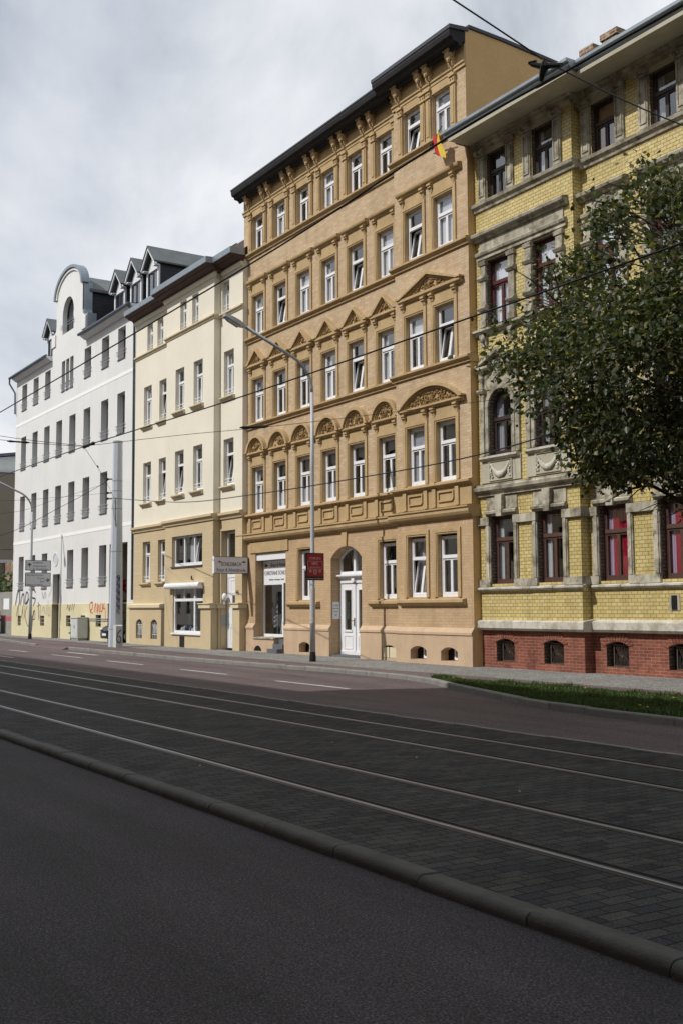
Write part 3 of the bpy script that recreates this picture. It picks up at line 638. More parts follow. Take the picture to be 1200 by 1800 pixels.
mb = MB(); mb.prof(xa, xb, YR, [(-.02, 14.70), (.05, 14.70), (.08, 14.76), (.15, 14.79), (.17, 14.84), (.17, 14.89), (-.02, 14.93)]); mb.build('window_hood', 'tan_trim', tan)
# top floor: pilasters with capitals
for a, b, y in BAYS:
    for x0, x1 in ((a - .26, a - .03), (b + .03, b + .26)):
        mb = MB(); mb.box(x0, x1, y - .07, y + .01, 16.06, 17.42); mb.box(x0 + .05, x1 - .05, y - .09, y - .07, 16.2, 17.36)
        p = mb.build('pilaster', 'tan_trim', tan)
        mb = MB(); mb.box(x0 - .02, x1 + .02, y - .11, y + .01, 17.422, 17.47); mb.box(x0, x1, y - .09, y + .01, 17.47, 17.64); mb.box(x0 - .03, x1 + .03, y - .13, y + .01, 17.64, 17.70)
        for k in (-1, 1): mb.blob(((x0 + x1) / 2 + k * .055, y - .095, 17.55), .035, .03, .035, 6, 4)
        mb.build('capital', 'tan_trim', p)
    mb = MB(); mb.box(a - .03, b + .03, y - .03, y + .01, 17.505, 17.755); mb.build('window_head', 'tan_trim', tan)
# windows: leaf positions, blinds and curtains as seen
TILT = {(4, 6): (0, 1), (3, 1): (0, 1), (3, 4): (0, 1), (3, 6): (0, 1), (2, 4): (0, 1), (2, 7): (0, 1)}
CUR = {(1, 2): 'low', (1, 3): 'low', (1, 6): 'full', (1, 7): 'right', (2, 0): 'both', (2, 5): 'both', (3, 2): 'full', (3, 3): 'both', (3, 5): 'full', (4, 0): 'right', (4, 7): 'left', (2, 7): 'right', (1, 0): 'both', (3, 7): 'full', (2, 3): 'left', (4, 3): 'left', (3, 0): 'left', (1, 1): 'low', (4, 1): 'both', (2, 6): 'top'}
for i, (a, b, y) in enumerate(BAYS):
    for fl, (z0, z1) in FL.items():
        window(tan, a + .004, b - .004, z0 + .004, z1 - .004, y + DEP - .01, tilt=TILT.get((fl, i), ()), cur=CUR.get((fl, i)), curm='blind' if (fl, i) == (1, 6) else 'curtain')
for (a, b), y, tl, cu in ((GW[0], YM, (), 'right'), (GW[1], YM, (), None), (RX[0], YR, (0, 1), 'left'), (RX[1], YR, (), None)):
    z0, z1 = (2.06, 3.9) if y == YM else (2.08, 3.93)
    window(tan, a + .004, b - .004, z0 + .004, z1 - .05, y + DEP - .01, tilt=tl, cur=cu)
    mb = surround(a, b, z0, z1, y)
    mb.build('window_surround', 'tan_trim', tan)
mb = MB(); mb.prof(-34.78, -32.62, YM, [(-.02, 1.80), (.06, 1.80), (.16, 1.90), (.16, 1.98), (-.02, 2.02)]); mb.build('window_sill', 'tan_trim', tan)
mb = MB(); mb.prof(-29.4, -27.62, YM, [(-.02, 1.80), (.06, 1.80), (.16, 1.90), (.16, 1.98), (-.02, 2.02)]); mb.build('window_sill', 'tan_trim', tan)
mb = MB(); mb.prof(-27.36, -24.15, YR, [(-.02, 1.82), (.06, 1.82), (.16, 1.92), (.16, 2.0), (-.02, 2.04)]); mb.build('window_sill', 'tan_trim', tan)
# entrance
mb = MB(); a, b = DOOR[0] + .003, DOOR[1] - .003; Y = YM + .36
mb.box(a, a + .09, Y, Y + .1, .16, 3.48); mb.box(b - .09, b, Y, Y + .1, .16, 3.48)
mb.box(a + .09, b - .09, Y - .02, Y + .1, 2.62, 2.78); mb.prof(a - .0, b, Y, [(-.02, 2.78), (.05, 2.78), (.08, 2.83), (.16, 2.86), (.16, 2.91), (-.02, 2.93)])
mb.box(-31.03, -30.85, Y - .10, Y - .02, 2.66, 2.78)
mb.box(-31.0, -30.88, Y - .01, Y + .1, 2.93, 3.80)
mb.ring(seg(a + .09, b - .09, 3.48, .32), seg(a, b, 3.48, .395), Y, Y + .1); mb.box(a + .09, b - .09, Y, Y + .1, 2.93, 3.02)
fr = mb.build('door_frame', 'white_paint', tan)
pn = MB(); ii = seg(a + .09, b - .09, 3.48, .32)
for k in range(len(ii) - 1): pn.quad((ii[k][0], Y + .05, 3.02), (ii[k + 1][0], Y + .05, 3.02), (ii[k + 1][0], Y + .05, ii[k + 1][1]), (ii[k][0], Y + .05, ii[k][1]))
pn.build('pane', 'glass', fr, fix=False)
for k in range(2):
    x0 = a + .09 + k * (b - a - .18) / 2 + .004; x1 = x0 + (b - a - .18) / 2 - .008; mb = MB(); yy = Y + .015
    gx0, gx1 = x0 + .23, x1 - .22
    mb.box(x0, gx0, yy, yy + .06, .17, 2.61); mb.box(gx1, x1, yy, yy + .06, .17, 2.61)
    mb.box(gx0, gx1, yy, yy + .06, .17, .95); mb.box(gx0, gx1, yy, yy + .06, 2.38, 2.61); mb.box(gx0 - .04, gx1 + .04, yy - .03, yy, .95, 1.02)
    mb.box(gx0 - .05, gx0, yy - .015, yy, 1.02, 2.43); mb.box(gx1, gx1 + .05, yy - .015, yy, 1.02, 2.43); mb.box(gx0, gx1, yy - .015, yy, 2.38, 2.43)
    rg = [(gx0 - .06, .36), (gx1 + .06, .36), (gx1 + .06, .84), (gx0 - .06, .84), (gx0 - .06, .36)]; ri = [(gx0 - .02, .40), (gx1 + .02, .40), (gx1 + .02, .80), (gx0 - .02, .80), (gx0 - .02, .40)]
    mb.ring(ri, rg, yy - .015, yy); mb.box(x0 - .0, x1, yy - .03, yy, .17, .30)
    if k == 0: mb.box(x1 - .05, x1 + .05, yy - .035, yy - .001, .30, 2.6)
    lf = mb.build('door_leaf', 'white_paint', tan)
    pn = MB(); pn.quad((gx0, yy + .03, 1.02), (gx1, yy + .03, 1.02), (gx1, yy + .03, 2.38), (gx0, yy + .03, 2.38)); pn.build('pane', 'glass', lf, fix=False)
    if k == 0:
        h = MB(); h.box(x1 - .03, x1 + .03, yy - .045, yy - .036, 1.14, 1.42); h.tube([(x1, yy - .045, 1.33), (x1, yy - .09, 1.33), (x1 - .11, yy - .09, 1.33)], .012, 6); h.build('handle', 'iron', lf)
mb = MB(); mb.box(a, b, YM - .02, Y + .3, .09, .16); mb.build('doorstep', 'step', tan)
mb = MB(); mb.box(a, b, Y + .5, Y + .52, .1, 3.9); mb.build('hallway', 'interior', tan)
mb = MB(); mb.ext([(-31.08, 3.86), (-30.84, 3.86), (-30.80, 4.36), (-31.12, 4.36)], 'Y', YM - .06, YM + .01); mb.build('keystone', 'tan_trim', tan)
mb = MB(); mb.box(DOOR[0] - .001, DOOR[0] + .012, YM + .06, YM + .35, 1.38, 1.98)
pl = mb.build('address_plate', 'white_paint', tan)
for k, (s_, sz) in enumerate((('Ludwig', .065), ('Wucherer', .065), ('Straße', .065), ('47', .11))):
    text(pl, s_, DOOR[0] + .013, YM + .20, 1.84 - k * .11 - (.03 if k == 3 else 0), sz, 'ink', 'CENTER', pi / 2, dep=.001)
# bridal shop front
a, b = SHOP[0], SHOP[1]; Y = YM + .34; xd = -35.80
mb = MB(); mb.box(a + .003, xd, YM - .09, YM + .38, .09, .60); 
sb = mb.build('shop_base', 'tan_plinth', tan)
mb = MB(); mb.prof(a + .003, xd + .02, YM, [(-.36, .602), (.13, .602), (.13, .65), (-.36, .68)]); mb.build('shop_sill', 'stone_trim', tan)
mb = MB(); mb.ext(seg(-37.36, -36.75, .14, .2), 'Y', YM - .096, YM - .08); mb.build('cellar_vent', 'interior', tan)
mb = MB()
for k in range(3): mb.box(xd + .01 if k else xd + .0, b - .003, YM - .38 + k * .24, YM + .4, .09 + k * .17 + (.001 if k else 0), .09 + (k + 1) * .17)
mb.build('entrance_steps', 'step', tan)
mb = MB(); mb.box(a + .003, b - .003, YM + .05, YM + .33, 3.62, 3.87); mb.build('shutter_box', 'white_paint', tan)
mb = MB(); mb.box(a - .40, b + .22, YM - .045, YM + .01, 3.92, 4.32); mb.build('shop_lintel', 'tan_trim', tan)
mb = MB(); mb.box(a + .02, b - .01, Y, Y + .04, 2.72, 3.60); fs = mb.build('fascia_board', 'white_paint', tan)
text(fs, 'Braut & Abendmode', a + .62, Y - .004, 3.36, .21, 'ink_grey', sx=.9); text(fs, 'CHRISTIANE SCHILDBACH', a + .12, Y - .004, 3.05, .22, 'ink_grey', sx=.86); text(fs, 'Maßatelier · Änderungen · Verleih', a + .5, Y - .004, 2.84, .085, 'ink_grey')
mb = MB(); mb.ext([(a + .15, 3.40), (a + .28, 3.37), (a + .41, 3.42), (a + .36, 3.46), (a + .30, 3.44), (a + .22, 3.50)], 'Y', Y - .006, Y - .002); mb.build('emblem', 'ink', fs)
mb = MB(); z0, z1 = .68, 2.72
for q in ((a + .003, a + .08, z0, z1), (xd - .10, xd - .0, z0, z1), (a + .08, xd - .1, z0, z0 + .10), (a + .08, xd - .1, z1 - .05, z1), (b - .12, b - .003, .61, z1)): mb.box(q[0], q[1], Y, Y + .07, q[2], q[3])
sf = mb.build('shop_window', 'white_paint', tan)
pn = MB(); pn.quad((a + .08, Y + .03, z0 + .1), (xd - .1, Y + .03, z0 + .1), (xd - .1, Y + .03, z1 - .05), (a + .08, Y + .03, z1 - .05)); pn.build('pane', 'glass', sf, fix=False)
mb = MB(); mb.quad((xd, Y, .61), (xd + .02, Y + .7, .61), (xd + .02, Y + .7, 2.72), (xd, Y, 2.72)); mb.box(xd + .02, b - .12, Y + .7, Y + .74, .61, 2.72); mb.build('shop_door', 'white_paint', tan)
mb = MB(); mb.box(a, xd, Y + .5, Y + .52, .6, 3.6); mb.build('shop_backdrop', 'concrete', tan)
# mannequin dress and accessory stand behind the shop glass
d = thing('bridal_dress', 'ivory bridal dress hanging in the shop window left of the lamp post', 'dress', (-36.25, Y + .35, .72))
mb = MB(); mb.lathe((-36.25, Y + .35, .72), [(.22, 0), (.17, .4), (.12, .8), (.10, 1.0), (.14, 1.2), (.13, 1.38), (.05, 1.5)], 14); mb.v = [(x + .02 * sin(atan2(y - Y - .35, x + 36.25) * 7), y, z) for x, y, z in mb.v]; mb.build('skirt', 'bridal', d, smooth=True)
d = thing('jewellery_stand', 'thin wire stand with beads in the bridal shop window', 'stand', (-36.8, Y + .3, .72))
mb = MB(); mb.tube([(-36.8, Y + .3, .72), (-36.8, Y + .3, 1.95)], .015, 6); mb.lathe((-36.8, Y + .3, .72), [(.14, 0), (.12, .03)], 10); mb.build('pole', 'galv', d)
mb = MB()
for zz in (1.15, 1.35, 1.5, 1.7, 1.9): mb.tube([(-36.8, Y + .3, zz), (-36.98 + .2 * (zz > 1.6), Y + .28, zz - .07)], .01, 5); mb.blob((-36.98 + .2 * (zz > 1.6), Y + .28, zz - .09), .035, .035, .035)
mb.build('bead', 'white_paint', d)
# ================================================================== CREAM HOUSE
YC, YCR = 19.83, 19.53
CL, CA, CB, CE = -49.45, -45.0, -40.12, -38.12      # left end, projecting part start / end, right end
cream = thing('town_house', 'cream town house with brown boarded eaves, a shop window and an ochre ground floor', 'house', (-44, 19.8, .1))
def yat(x): return YCR if CA < x < CB else YC
W4 = [(-48.02, -47.36), (-46.80, -46.12), (-43.55, -42.88), (-42.30, -41.66), (-39.98, -39.33)]
W3 = [(-48.36, -47.42), (-46.5, -45.6), (-44.0, -43.08), (-42.1, -41.2), (-39.8, -38.9)]
FC = [(W4, 14.05, 15.37), (W3, 10.45, 12.38), (W3, 6.75, 8.70)]
def cops(lo, hi):
    r = []
    for ws, z0, z1 in FC: r += [(a, b, z0, z1, .16, 0) for a, b in ws if lo < a < hi]
    return r
mb = MB()
for lo, hi in ((CL, CA), (CA, CB), (CB, CE)): wall(mb, lo, hi, 5.6, 15.9, yat((lo + hi) / 2), cops(lo, hi))
for x in (CA, CB): mb.quad((x, YCR, 5.6), (x, YC, 5.6), (x, YC, 15.9), (x, YCR, 15.9))
mb.quad((CE, YC, 5.6), (CE, YC + .6, 5.6), (CE, YC + .6, 15.9), (CE, YC, 15.9)); mb.quad((CL, YC, 5.6), (CL, YC + .6, 5.6), (CL, YC + .6, 15.9), (CL, YC, 15.9))
mb.build('upper_wall', 'cream', cream)
SW = (-44.10, -41.05, .72, 2.66, .12, 0)
gl = [(-48.32, -47.42, 2.98, 4.92, .16, 0), (-46.5, -45.62, 2.98, 4.92, .16, 0)]
gm = [(-44.25, -41.15, 3.60, 4.92, .16, 0), SW]
gr_ = [(-39.98, -38.72, .1, 4.93, .38, 0)]
mb = MB()
for (lo, hi), ops in (((CL, CA), gl), ((CA, CB), gm), ((CB, CE), gr_)): wall(mb, lo, hi, .08, 5.6, yat((lo + hi) / 2), ops)
for x in (CA, CB): mb.quad((x, YCR, .08), (x, YC, .08), (x, YC, 5.6), (x, YCR, 5.6))
mb.quad((CE, YC, .08), (CE, YC + .6, .08), (CE, YC + .6, 5.6), (CE, YC, 5.6))
mb.build('ground_floor_wall', 'cream_low', cream)
mb = MB(); shell(mb, CL, CE, YC + .6, 29, .1, 15.9); mb.build('body', 'cream', cream)
mb = MB(); mb.quad((CL + .1, YC + .55, .1), (CE - .1, YC + .55, .1), (CE - .1, YC + .55, 15.8), (CL + .1, YC + .55, 15.8)); mb.build('room_wall', 'interior', cream)
# rusticated joints as thin dark grooves
mb = MB()
for k in range(9):
    z = 2.35 + k * .36
    for lo, hi in ((CL + .02, -48.5), (-47.25, -46.68), (-45.45, CA - .02), (CA + .02, -44.5), (-40.95, CB - .0), (CB + .02, -40.2), (-38.6, CE)):
        if lo < -44 and -44.5 < hi < -44.4 and z < 2.7: continue
        y = yat((lo + hi) / 2); mb.box(lo, hi, y - .004, y + .002, z, z + .022)
mb.build('joints', 'cream_trim', cream)
# trim
mb = MB(); P1 = [(-.02, 13.86), (.04, 13.86), (.06, 13.93), (.12, 13.96), (.12, 14.02), (-.02, 14.05)]
profs([(CL, CA - .1, YC), (CA - .1, CB + .1, YCR), (CB + .1, CE + .05, YC)], P1, 'string_course', 'cream_trim', cream)
mb = MB(); P1 = [(-.02, 5.40), (.05, 5.40), (.08, 5.50), (.16, 5.56), (.16, 5.66), (-.02, 5.70)]
profs([(CL - .05, CA - .12, YC), (CA - .12, CB + .1, YCR), (CB + .1, CE + .05, YC)], P1, 'ground_floor_cornice', 'cream_low', cream)
mb = MB()
for lo, hi, y in ((CL - .05, CA - .2, YC), (CA - .2, CB + .2, YCR), (CB + .2, CE + .02, YC)): mb.prof(lo, hi, y, [(-.02, 15.62), (.05, 15.62), (.12, 15.72), (.12, 15.80), (-.02, 15.80)])
mb.build('eaves_moulding', 'cream', cream)
EV = [(-.02, 15.80), (.16, 15.80), (.18, 15.86), (.40, 15.92), (.44, 15.97), (.56, 16.0), (.58, 16.04), (-.02, 16.04)]
mb = MB()
profs([(CL - .08, CA - .45, YC), (CA - .45, CB + .42, YCR), (CB + .42, CE + .04, YC)], EV, 'eaves_boards', 'brown_wood', cream)
mb = MB()
profs([(CL - .1, CA - .47, YC), (CA - .47, CB + .44, YCR), (CB + .44, CE + .06, YC)], [(-.05, 16.045), (.60, 16.045), (.62, 16.06), (.62, 16.30), (-.05, 16.34)], 'gutter', 'zinc', cream)
mb = MB(); mb.ext([(YCR + .2, 16.2), (22.2, 18.45), (28.9, 16.5), (28.9, 15.9), (YCR + .2, 15.9)], 'X', CL + .05, CE - .02); mb.build('roof', 'roof_tile', cream)
mb = MB(); mb.box(-50.0, -49.2, 20.3, 21.1, 15.9, 17.1); mb.build('party_wall', 'concrete', cream)
# windows
TC = {(1, 1): (0, 1), (2, 1): (0, 1), (2, 2): (0, 1), (2, 4): (0, 1)}
for fi, (ws, z0, z1) in enumerate(FC):
    for wi, (a, b) in enumerate(ws):
        y = yat(a); fr = window(cream, a + .004, b - .004, z0 + .004, z1 - .004, y + .15, tilt=TC.get((fi, wi), ()), cur=(None, 'both', 'low', None, 'left')[(wi * 2 + fi) % 5], split=.68)
        mb = MB(); zr = z0 + .30
        mb.tube([(a + .05, y + .05, zr), (b - .05, y + .05, zr)], .016, 6); mb.tube([(a + .05, y + .05, zr - .14), (b - .05, y + .05, zr - .14)], .012, 6)
        mb.build('guard_rail', 'white_paint', fr)
        if fi:
            mb = MB(); mb.prof(a - .12, b + .12, y, [(-.02, z0 - .17), (.07, z0 - .17), (.09, z0 - .10), (.17, z0 - .06), (.17, z0 - .01), (-.02, z0 + .01)]); mb.build('window_sill', 'cream_trim', cream)
for a, b, z0, z1, dp, r in gl:
    fr = window(cream, a + .004, b - .004, z0 + .004, z1 - .004, YC + .15, cur='low', split=.7)
    mb = MB(); mb.prof(a - .12, b + .12, YC, [(-.02, z0 - .16), (.05, z0 - .16), (.14, z0 - .07), (.14, z0 - .01), (-.02, z0 + .01)]); mb.build('window_sill', 'cream_low', cream)
    mb = MB(); mb.tube([(a + .05, YC + .05, z0 + .28), (b - .05, YC + .05, z0 + .28)], .016, 6); mb.tube([(a + .05, YC + .05, z0 + .15), (b - .05, YC + .05, z0 + .15)], .012, 6); mb.build('guard_rail', 'white_paint', fr)
# wide first-floor studio window: three lights, right one tilted
a, b, z0, z1 = -44.24, -41.16, 3.605, 4.915; y = YCR + .14; mb = MB(); pn = MB()
mb.box(a, b, y, y + .07, z0, z0 + .14); mb.box(a, b, y, y + .07, z1 - .07, z1); ws = (b - a) / 3
for k in range(4):
    x = a + k * ws; lo = x if k == 0 else (x - .09 if k == 3 else x - .05); mb.box(lo, lo + .09, y, y + .07, z0 + .14, z1 - .07)
for k in range(3):
    x0, x1 = a + k * ws + (.09 if k == 0 else .05), a + (k + 1) * ws - (.09 if k == 2 else .05); t = .18 if k == 2 else 0
    pn.quad((x0, y + .04, z0 + .14), (x1, y + .04, z0 + .14), (x1, y + .04 + t, z1 - .07), (x0, y + .04 + t, z1 - .07))
    if t:
        for xx in (x0, x1 - .06): mb.add([(xx, y + .01, z0 + .14), (xx + .06, y + .01, z0 + .14), (xx + .06, y + .06, z0 + .14), (xx, y + .06, z0 + .14), (xx, y + .01 + t, z1 - .07), (xx + .06, y + .01 + t, z1 - .07), (xx + .06, y + .06 + t, z1 - .07), (xx, y + .06 + t, z1 - .07)], [(0, 3, 2, 1), (4, 5, 6, 7), (0, 1, 5, 4), (1, 2, 6, 5), (2, 3, 7, 6), (3, 0, 4, 7)])
fr = mb.build('wide_window', 'white_paint', cream); pn.build('pane', 'glass', fr, fix=False)
mb = MB(); curtain(mb, a + 1.1, a + 1.9, z0 + .14, z1 - .1, y + .25); mb.build('curtain', 'curtain', fr)
mb = MB(); mb.prof(a - .06, b + .06, YCR, [(-.1, z0 - .06), (.06, z0 - .06), (.06, z0 - .01), (-.1, z0 + .003)]); mb.build('window_sill', 'zinc_dark', cream)
# shop window, awning roll, shutters
a, b, z0, z1 = SW[0] + .004, SW[1] - .004, SW[2] + .004, SW[3]; y = YCR + .06; mb = MB(); pn = MB(); xm = -42.0
for q in ((a, a + .1, z0, z1), (xm - .06, xm + .06, z0, z1), (b - .1, b, z0, z1), (a + .1, xm - .06, z0, z0 + .1), (xm + .06, b - .1, z0, z0 + .1), (a + .1, xm - .06, z1 - .06, z1), (xm + .06, b - .1, z1 - .06, z1), (a + .1, xm - .06, 2.08, 2.2), (xm + .06, b - .1, 2.08, 2.2), ((a + xm) / 2 - .03, (a + xm) / 2 + .03, 2.2, z1 - .06)): mb.box(q[0], q[1], y, y + .08, q[2], q[3])
pn.quad((a, y + .04, z0), (xm, y + .04, z0), (xm, y + .04, z1), (a, y + .04, z1)); pn.quad((xm, y + .045, z0), (b, y + .045, z0), (b, y + .045, z1), (xm, y + .045, z1))
fr = mb.build('shop_window', 'white_paint', cream); pn.build('pane', 'glass', fr, fix=False)
mb = MB(); mb.prof(a - .1, xm + .95, YCR, [(-.02, z0 - .07), (.07, z0 - .07), (.07, z0 - .01), (-.02, z0)]); mb.build('window_sill', 'white_paint', cream)
mb = MB(); mb.tube([(-44.45, YCR - .17, 2.74), (-40.95, YCR - .17, 2.74)], .13, 12); mb.box(-44.45, -40.95, YCR - .1, YCR, 2.72, 2.86); mb.build('awning_roll', 'white_paint', cream)
mb = MB(); mb.box(-42.05, -42.0, YCR - .07, YCR, 2.98, 3.02); mb.box(-42.04, -42.01, YCR - .1, YCR - .05, 3.0, 3.16); mb.build('wall_hook', 'iron', cream)
mb = MB(); mb.box(a, b, y + .47, y + .49, z0, z1); mb.box(a, b, y + .09, y + .47, z0, z0 + .08); mb.build('shop_backdrop', 'interior', cream)
mb = MB(); mb.box(-43.35, -42.85, YCR - .012, YCR, .12, .58); mb.build('cellar_grate', 'iron', cream)
# lower storey: left plinth with arched niches, piers with caps
nich = [(-48.62, -47.85, .38, 1.12, .12, .16), (-46.85, -46.1, .38, 1.12, .12, .16)]
mb = MB(); wall(mb, CL - .0, CA - .25, .08, 1.78, YC - .18, nich); mb.quad((CL, YC - .18, .08), (CL, YC, .08), (CL, YC, 1.78), (CL, YC - .18, 1.78)); mb.quad((CA - .25, YC - .18, .08), (CA - .25, YC, .08), (CA - .25, YC, 1.78), (CA - .25, YC - .18, 1.78)); mb.build('plinth', 'cream_low', cream)
mb = MB(); mb.prof(CL - .08, CA - .15, YC, [(-.02, 1.78), (.24, 1.78), (.27, 1.82), (.27, 1.95), (.22, 1.98), (-.02, 2.02)]); mb.build('plinth_cap', 'cream_trim', cream)
for a, b, c, d, dp, r in nich:
    mb = MB(); Y = YC - .18 + dp; mb.ext([(a, c), (b, c)] + seg(a, b, d, r)[::-1], 'Y', Y - .005, Y + .01); n_ = mb.build('niche_window', 'interior', cream)
    mb = MB()
    for k in range(4): x = a + .12 + k * (b - a - .24) / 3; mb.tube([(x, Y - .04, c), (x, Y - .04, d + .05)], .012, 5)
    for zz in (c + .2, d - .1): mb.tube([(a, Y - .04, zz), (b, Y - .04, zz)], .012, 5)
    for k in range(3): mb.tube(spline([(a + .2 + k * .16, Y - .05, c + .25), (a + .27 + k * .16, Y - .06, c + .45), (a + .2 + k * .16, Y - .05, c + .6)], 4), .012, 5)
    mb.build('grille', 'white_paint', n_)
for x0, x1, y, zt in ((-41.02, CB + .06, YCR - .12, 1.78), (CB + .07, -40.0, YC - .10, 1.78), (-38.70, CE + .012, YC - .12, 1.78)):
    mb = MB(); mb.box(x0, x1, y, y + (.24 if y > 19.6 else .42), .08, zt); p_ = mb.build('pier', 'cream_low', cream)
    mb = MB(); mb.box(x0 - .06, x1 + .06, y - .08, y + .3, zt + .001, zt + .17); mb.box(x0 - .1, x1 + .1, y - .12, y + .3, zt + .17, zt + .21); mb.build('cap', 'cream_trim', p_)
# door 46
a, b = -39.97, -38.73; y = YC + .27; mb = MB()
for q in ((a, a + .1, .15, 4.90), (b - .1, b, .15, 4.90), (a + .1, b - .1, 4.82, 4.90), (a + .1, b - .1, 3.02, 3.16)): mb.box(q[0], q[1], y, y + .09, q[2], q[3])
fr = mb.build('door_frame', 'white_paint', cream); pn = MB(); pn.quad((a + .1, y + .05, 3.16), (b - .1, y + .05, 3.16), (b - .1, y + .05, 4.82), (a + .1, y + .05, 4.82)); pn.build('pane', 'glass', fr, fix=False)
mb = MB(); y2 = y + .02; x0, x1 = a + .104, b - .104; g0, g1 = x0 + .34, x1 - .2
mb.box(x0, g0, y2, y2 + .05, .16, 3.01); mb.box(g1, x1, y2, y2 + .05, .16, 3.01); mb.box(g0, g1, y2, y2 + .05, .16, 1.18); mb.box(g0, g1, y2, y2 + .05, 2.3, 3.01)
for za, zb in ((.42, 1.0), (2.42, 2.9)): mb.ring([(g0 - .1, za), (g1 + .05, za), (g1 + .05, zb), (g0 - .1, zb), (g0 - .1, za)], [(g0 - .16, za - .05), (g1 + .1, za - .05), (g1 + .1, zb + .05), (g0 - .16, zb + .05), (g0 - .16, za - .05)], y2 - .015, y2)
mb.box(g0 - .1, g1 + .05, y2 - .03, y2, 1.12, 1.18)
dr = mb.build('door', 'white_paint', cream); pn = MB(); pn.quad((g0, y2 + .03, 1.18), (g1, y2 + .03, 1.18), (g1, y2 + .03, 2.3), (g0, y2 + .03, 2.3)); pn.build('pane', 'glass', dr, fix=False)
text(cream, '46', -38.62, YC - .004, 2.30, .30, 'ink', name='house_number', sx=.8)
mb = MB(); mb.box(-40.0 + .025, -39.966, YC + .05, YC + .25, 1.05, 1.5); mb.build('bell_panel', 'zinc', cream)
mb = MB(); mb.tube([(-39.97, YC + .14, 1.95), (-39.86, YC + .10, 1.95), (-39.86, YC + .10, 2.05)], .03, 8); l_ = mb.build('wall_lamp', 'white_paint', cream)
mb = MB(); mb.blob((-39.86, YC + .10, 2.22), .11, .11, .17, 10, 7); mb.build('globe', 'white_paint', l_, smooth=True)
# goods in the cream shop window
for i, (x, h, mt) in enumerate(((-43.75, .16, 'white_paint'), (-43.5, .22, 'sign_grey'), (-43.2, .15, 'graf_blue'), (-42.95, .2, 'blind'), (-42.65, .13, 'white_paint'), (-42.4, .18, 'curtain_lilac'))):
    mb = MB(); mb.box(-.09, .09, -.07, .07, 0, h * .6); mb.ext([(-.09, h * .6), (.09, h * .6), (.05, h), (-.05, h)], 'Y', -.05, .05)
    lab = ['white gift parcel at the left end of the shop display under the awning', 'tall grey gift parcel second from the left in the shop display', 'dark blue gift parcel in the shop display under the awning', 'pale grey gift parcel right of the blue one in the shop display', 'low white gift parcel near the right of the shop display', 'lilac gift parcel at the right end of the shop display'][i]
    mb.v = [(p[0] + x, p[1] + YCR + .33, p[2] + .808) for p in mb.v]
    o = mb.build('gift_parcel', mt, org=(x, YCR + .33, .808), label=lab, cat='parcel', group='parcels in the shop window')
mb = MB(); mb.lathe((-43.0, YCR + .36, .805), [(.12, 0), (.11, .25), (.09, .5), (.05, .85), (.01, 1.0)], 9); mb.build('display_tree', 'slate', org=(-43.0, YCR + .36, .805), label='dark cone shaped display tree behind the parcels in the shop window', cat='decoration')
# ================================================================== WHITE HOUSE
YW = 20.0; WL, WR = -70.45, -49.75
white = thing('corner_house', 'white rendered house with a curved zinc-capped gable, slate dormers and graffiti on its yellow base', 'house', (-60, 20, .1))
COLX = [-68.68, -66.28, -63.92, -61.62, -59.28, -56.88, -54.15, -51.8]
hw = .53
ops = []; WN = []
for i, c in enumerate(COLX):
    if i in (3, 4): pass
    else: WN.append((c - hw, c + hw, 14.52, 16.16))
    WN.append((c - hw, c + hw, 10.66, 12.76)); 
    if i < 7: WN.append((c - hw, c + hw, 6.76, 8.93))
    if i in (0, 1, 2, 4, 5, 6): WN.append((c - hw, c + hw, 3.0, 5.08))
for x0, x1 in ((-61.31, -60.71), (-60.56, -60.0), (-59.85, -59.25)): WN.append((x0, x1, 14.42, 16.2))
ops = [(a, b, c, d, .34, 0) for a, b, c, d in WN] + [(-62.28, -61.02, .1, 3.78, .35, 0), (-53.15, -50.68, .1, 5.08, .3, 0)]
cel = [(-69.1, -68.42, .74, 1.36, .2, 0), (-66.7, -66.02, .76, 1.38, .2, 0), (-64.45, -63.7, .78, 1.38, .2, 0), (-59.7, -58.98, .8, 1.41, .2, 0), (-57.3, -56.58, .8, 1.42, .2, 0), (-54.95, -54.18, .84, 1.46, .2, 0)]
GX = -60.15
GOP = [(-61.3, -59.35, 17.8, 18.95, .3, .92)]
up_ = [o for o in ops]
mb = MB(); wall(mb, WL, WR, 2.06, 16.9, YW, [o for o in ops if o[3] > 2.1 and not (o[2] < 1)] + [(o[0], o[1], 2.06, o[3], o[4], 0) for o in ops if o[2] < 1])
mb.build('upper_wall', 'white_wall', white)
mb = MB(); wall(mb, WL, WR, .08, 2.05, YW - .03, cel + [(o[0], o[1], .08, 2.05, o[4], 0) for o in ops if o[2] < 1]); mb.quad((WL, YW - .03, 2.05), (WR, YW - .03, 2.05), (WR, YW, 2.06), (WL, YW, 2.06)); mb.build('plinth', 'white_plinth', white)
mb = MB(); mb.box(WL, WR, YW - .012, YW + .002, 5.88, 6.06); mb.box(WL, WR, YW - .012, YW + .002, 13.58, 13.76); mb.build('storey_band', 'white_band', white)
mb = MB(); x0, x1 = -53.15, -50.68
mb.quad((WL, YW, .1), (WL, 31, .1), (WL, 31, 16.9), (WL, YW, 16.9)); mb.quad((WR, YW, .1), (WR, 31, .1), (WR, 31, 16.9), (WR, YW, 16.9)); mb.quad((WL, 31, .1), (WR, 31, .1), (WR, 31, 16.9), (WL, 31, 16.9)); mb.quad((WL, YW, 16.88), (WR, YW, 16.88), (WR, 31, 16.88), (WL, 31, 16.88))
mb.build('body', 'white_wall', white)
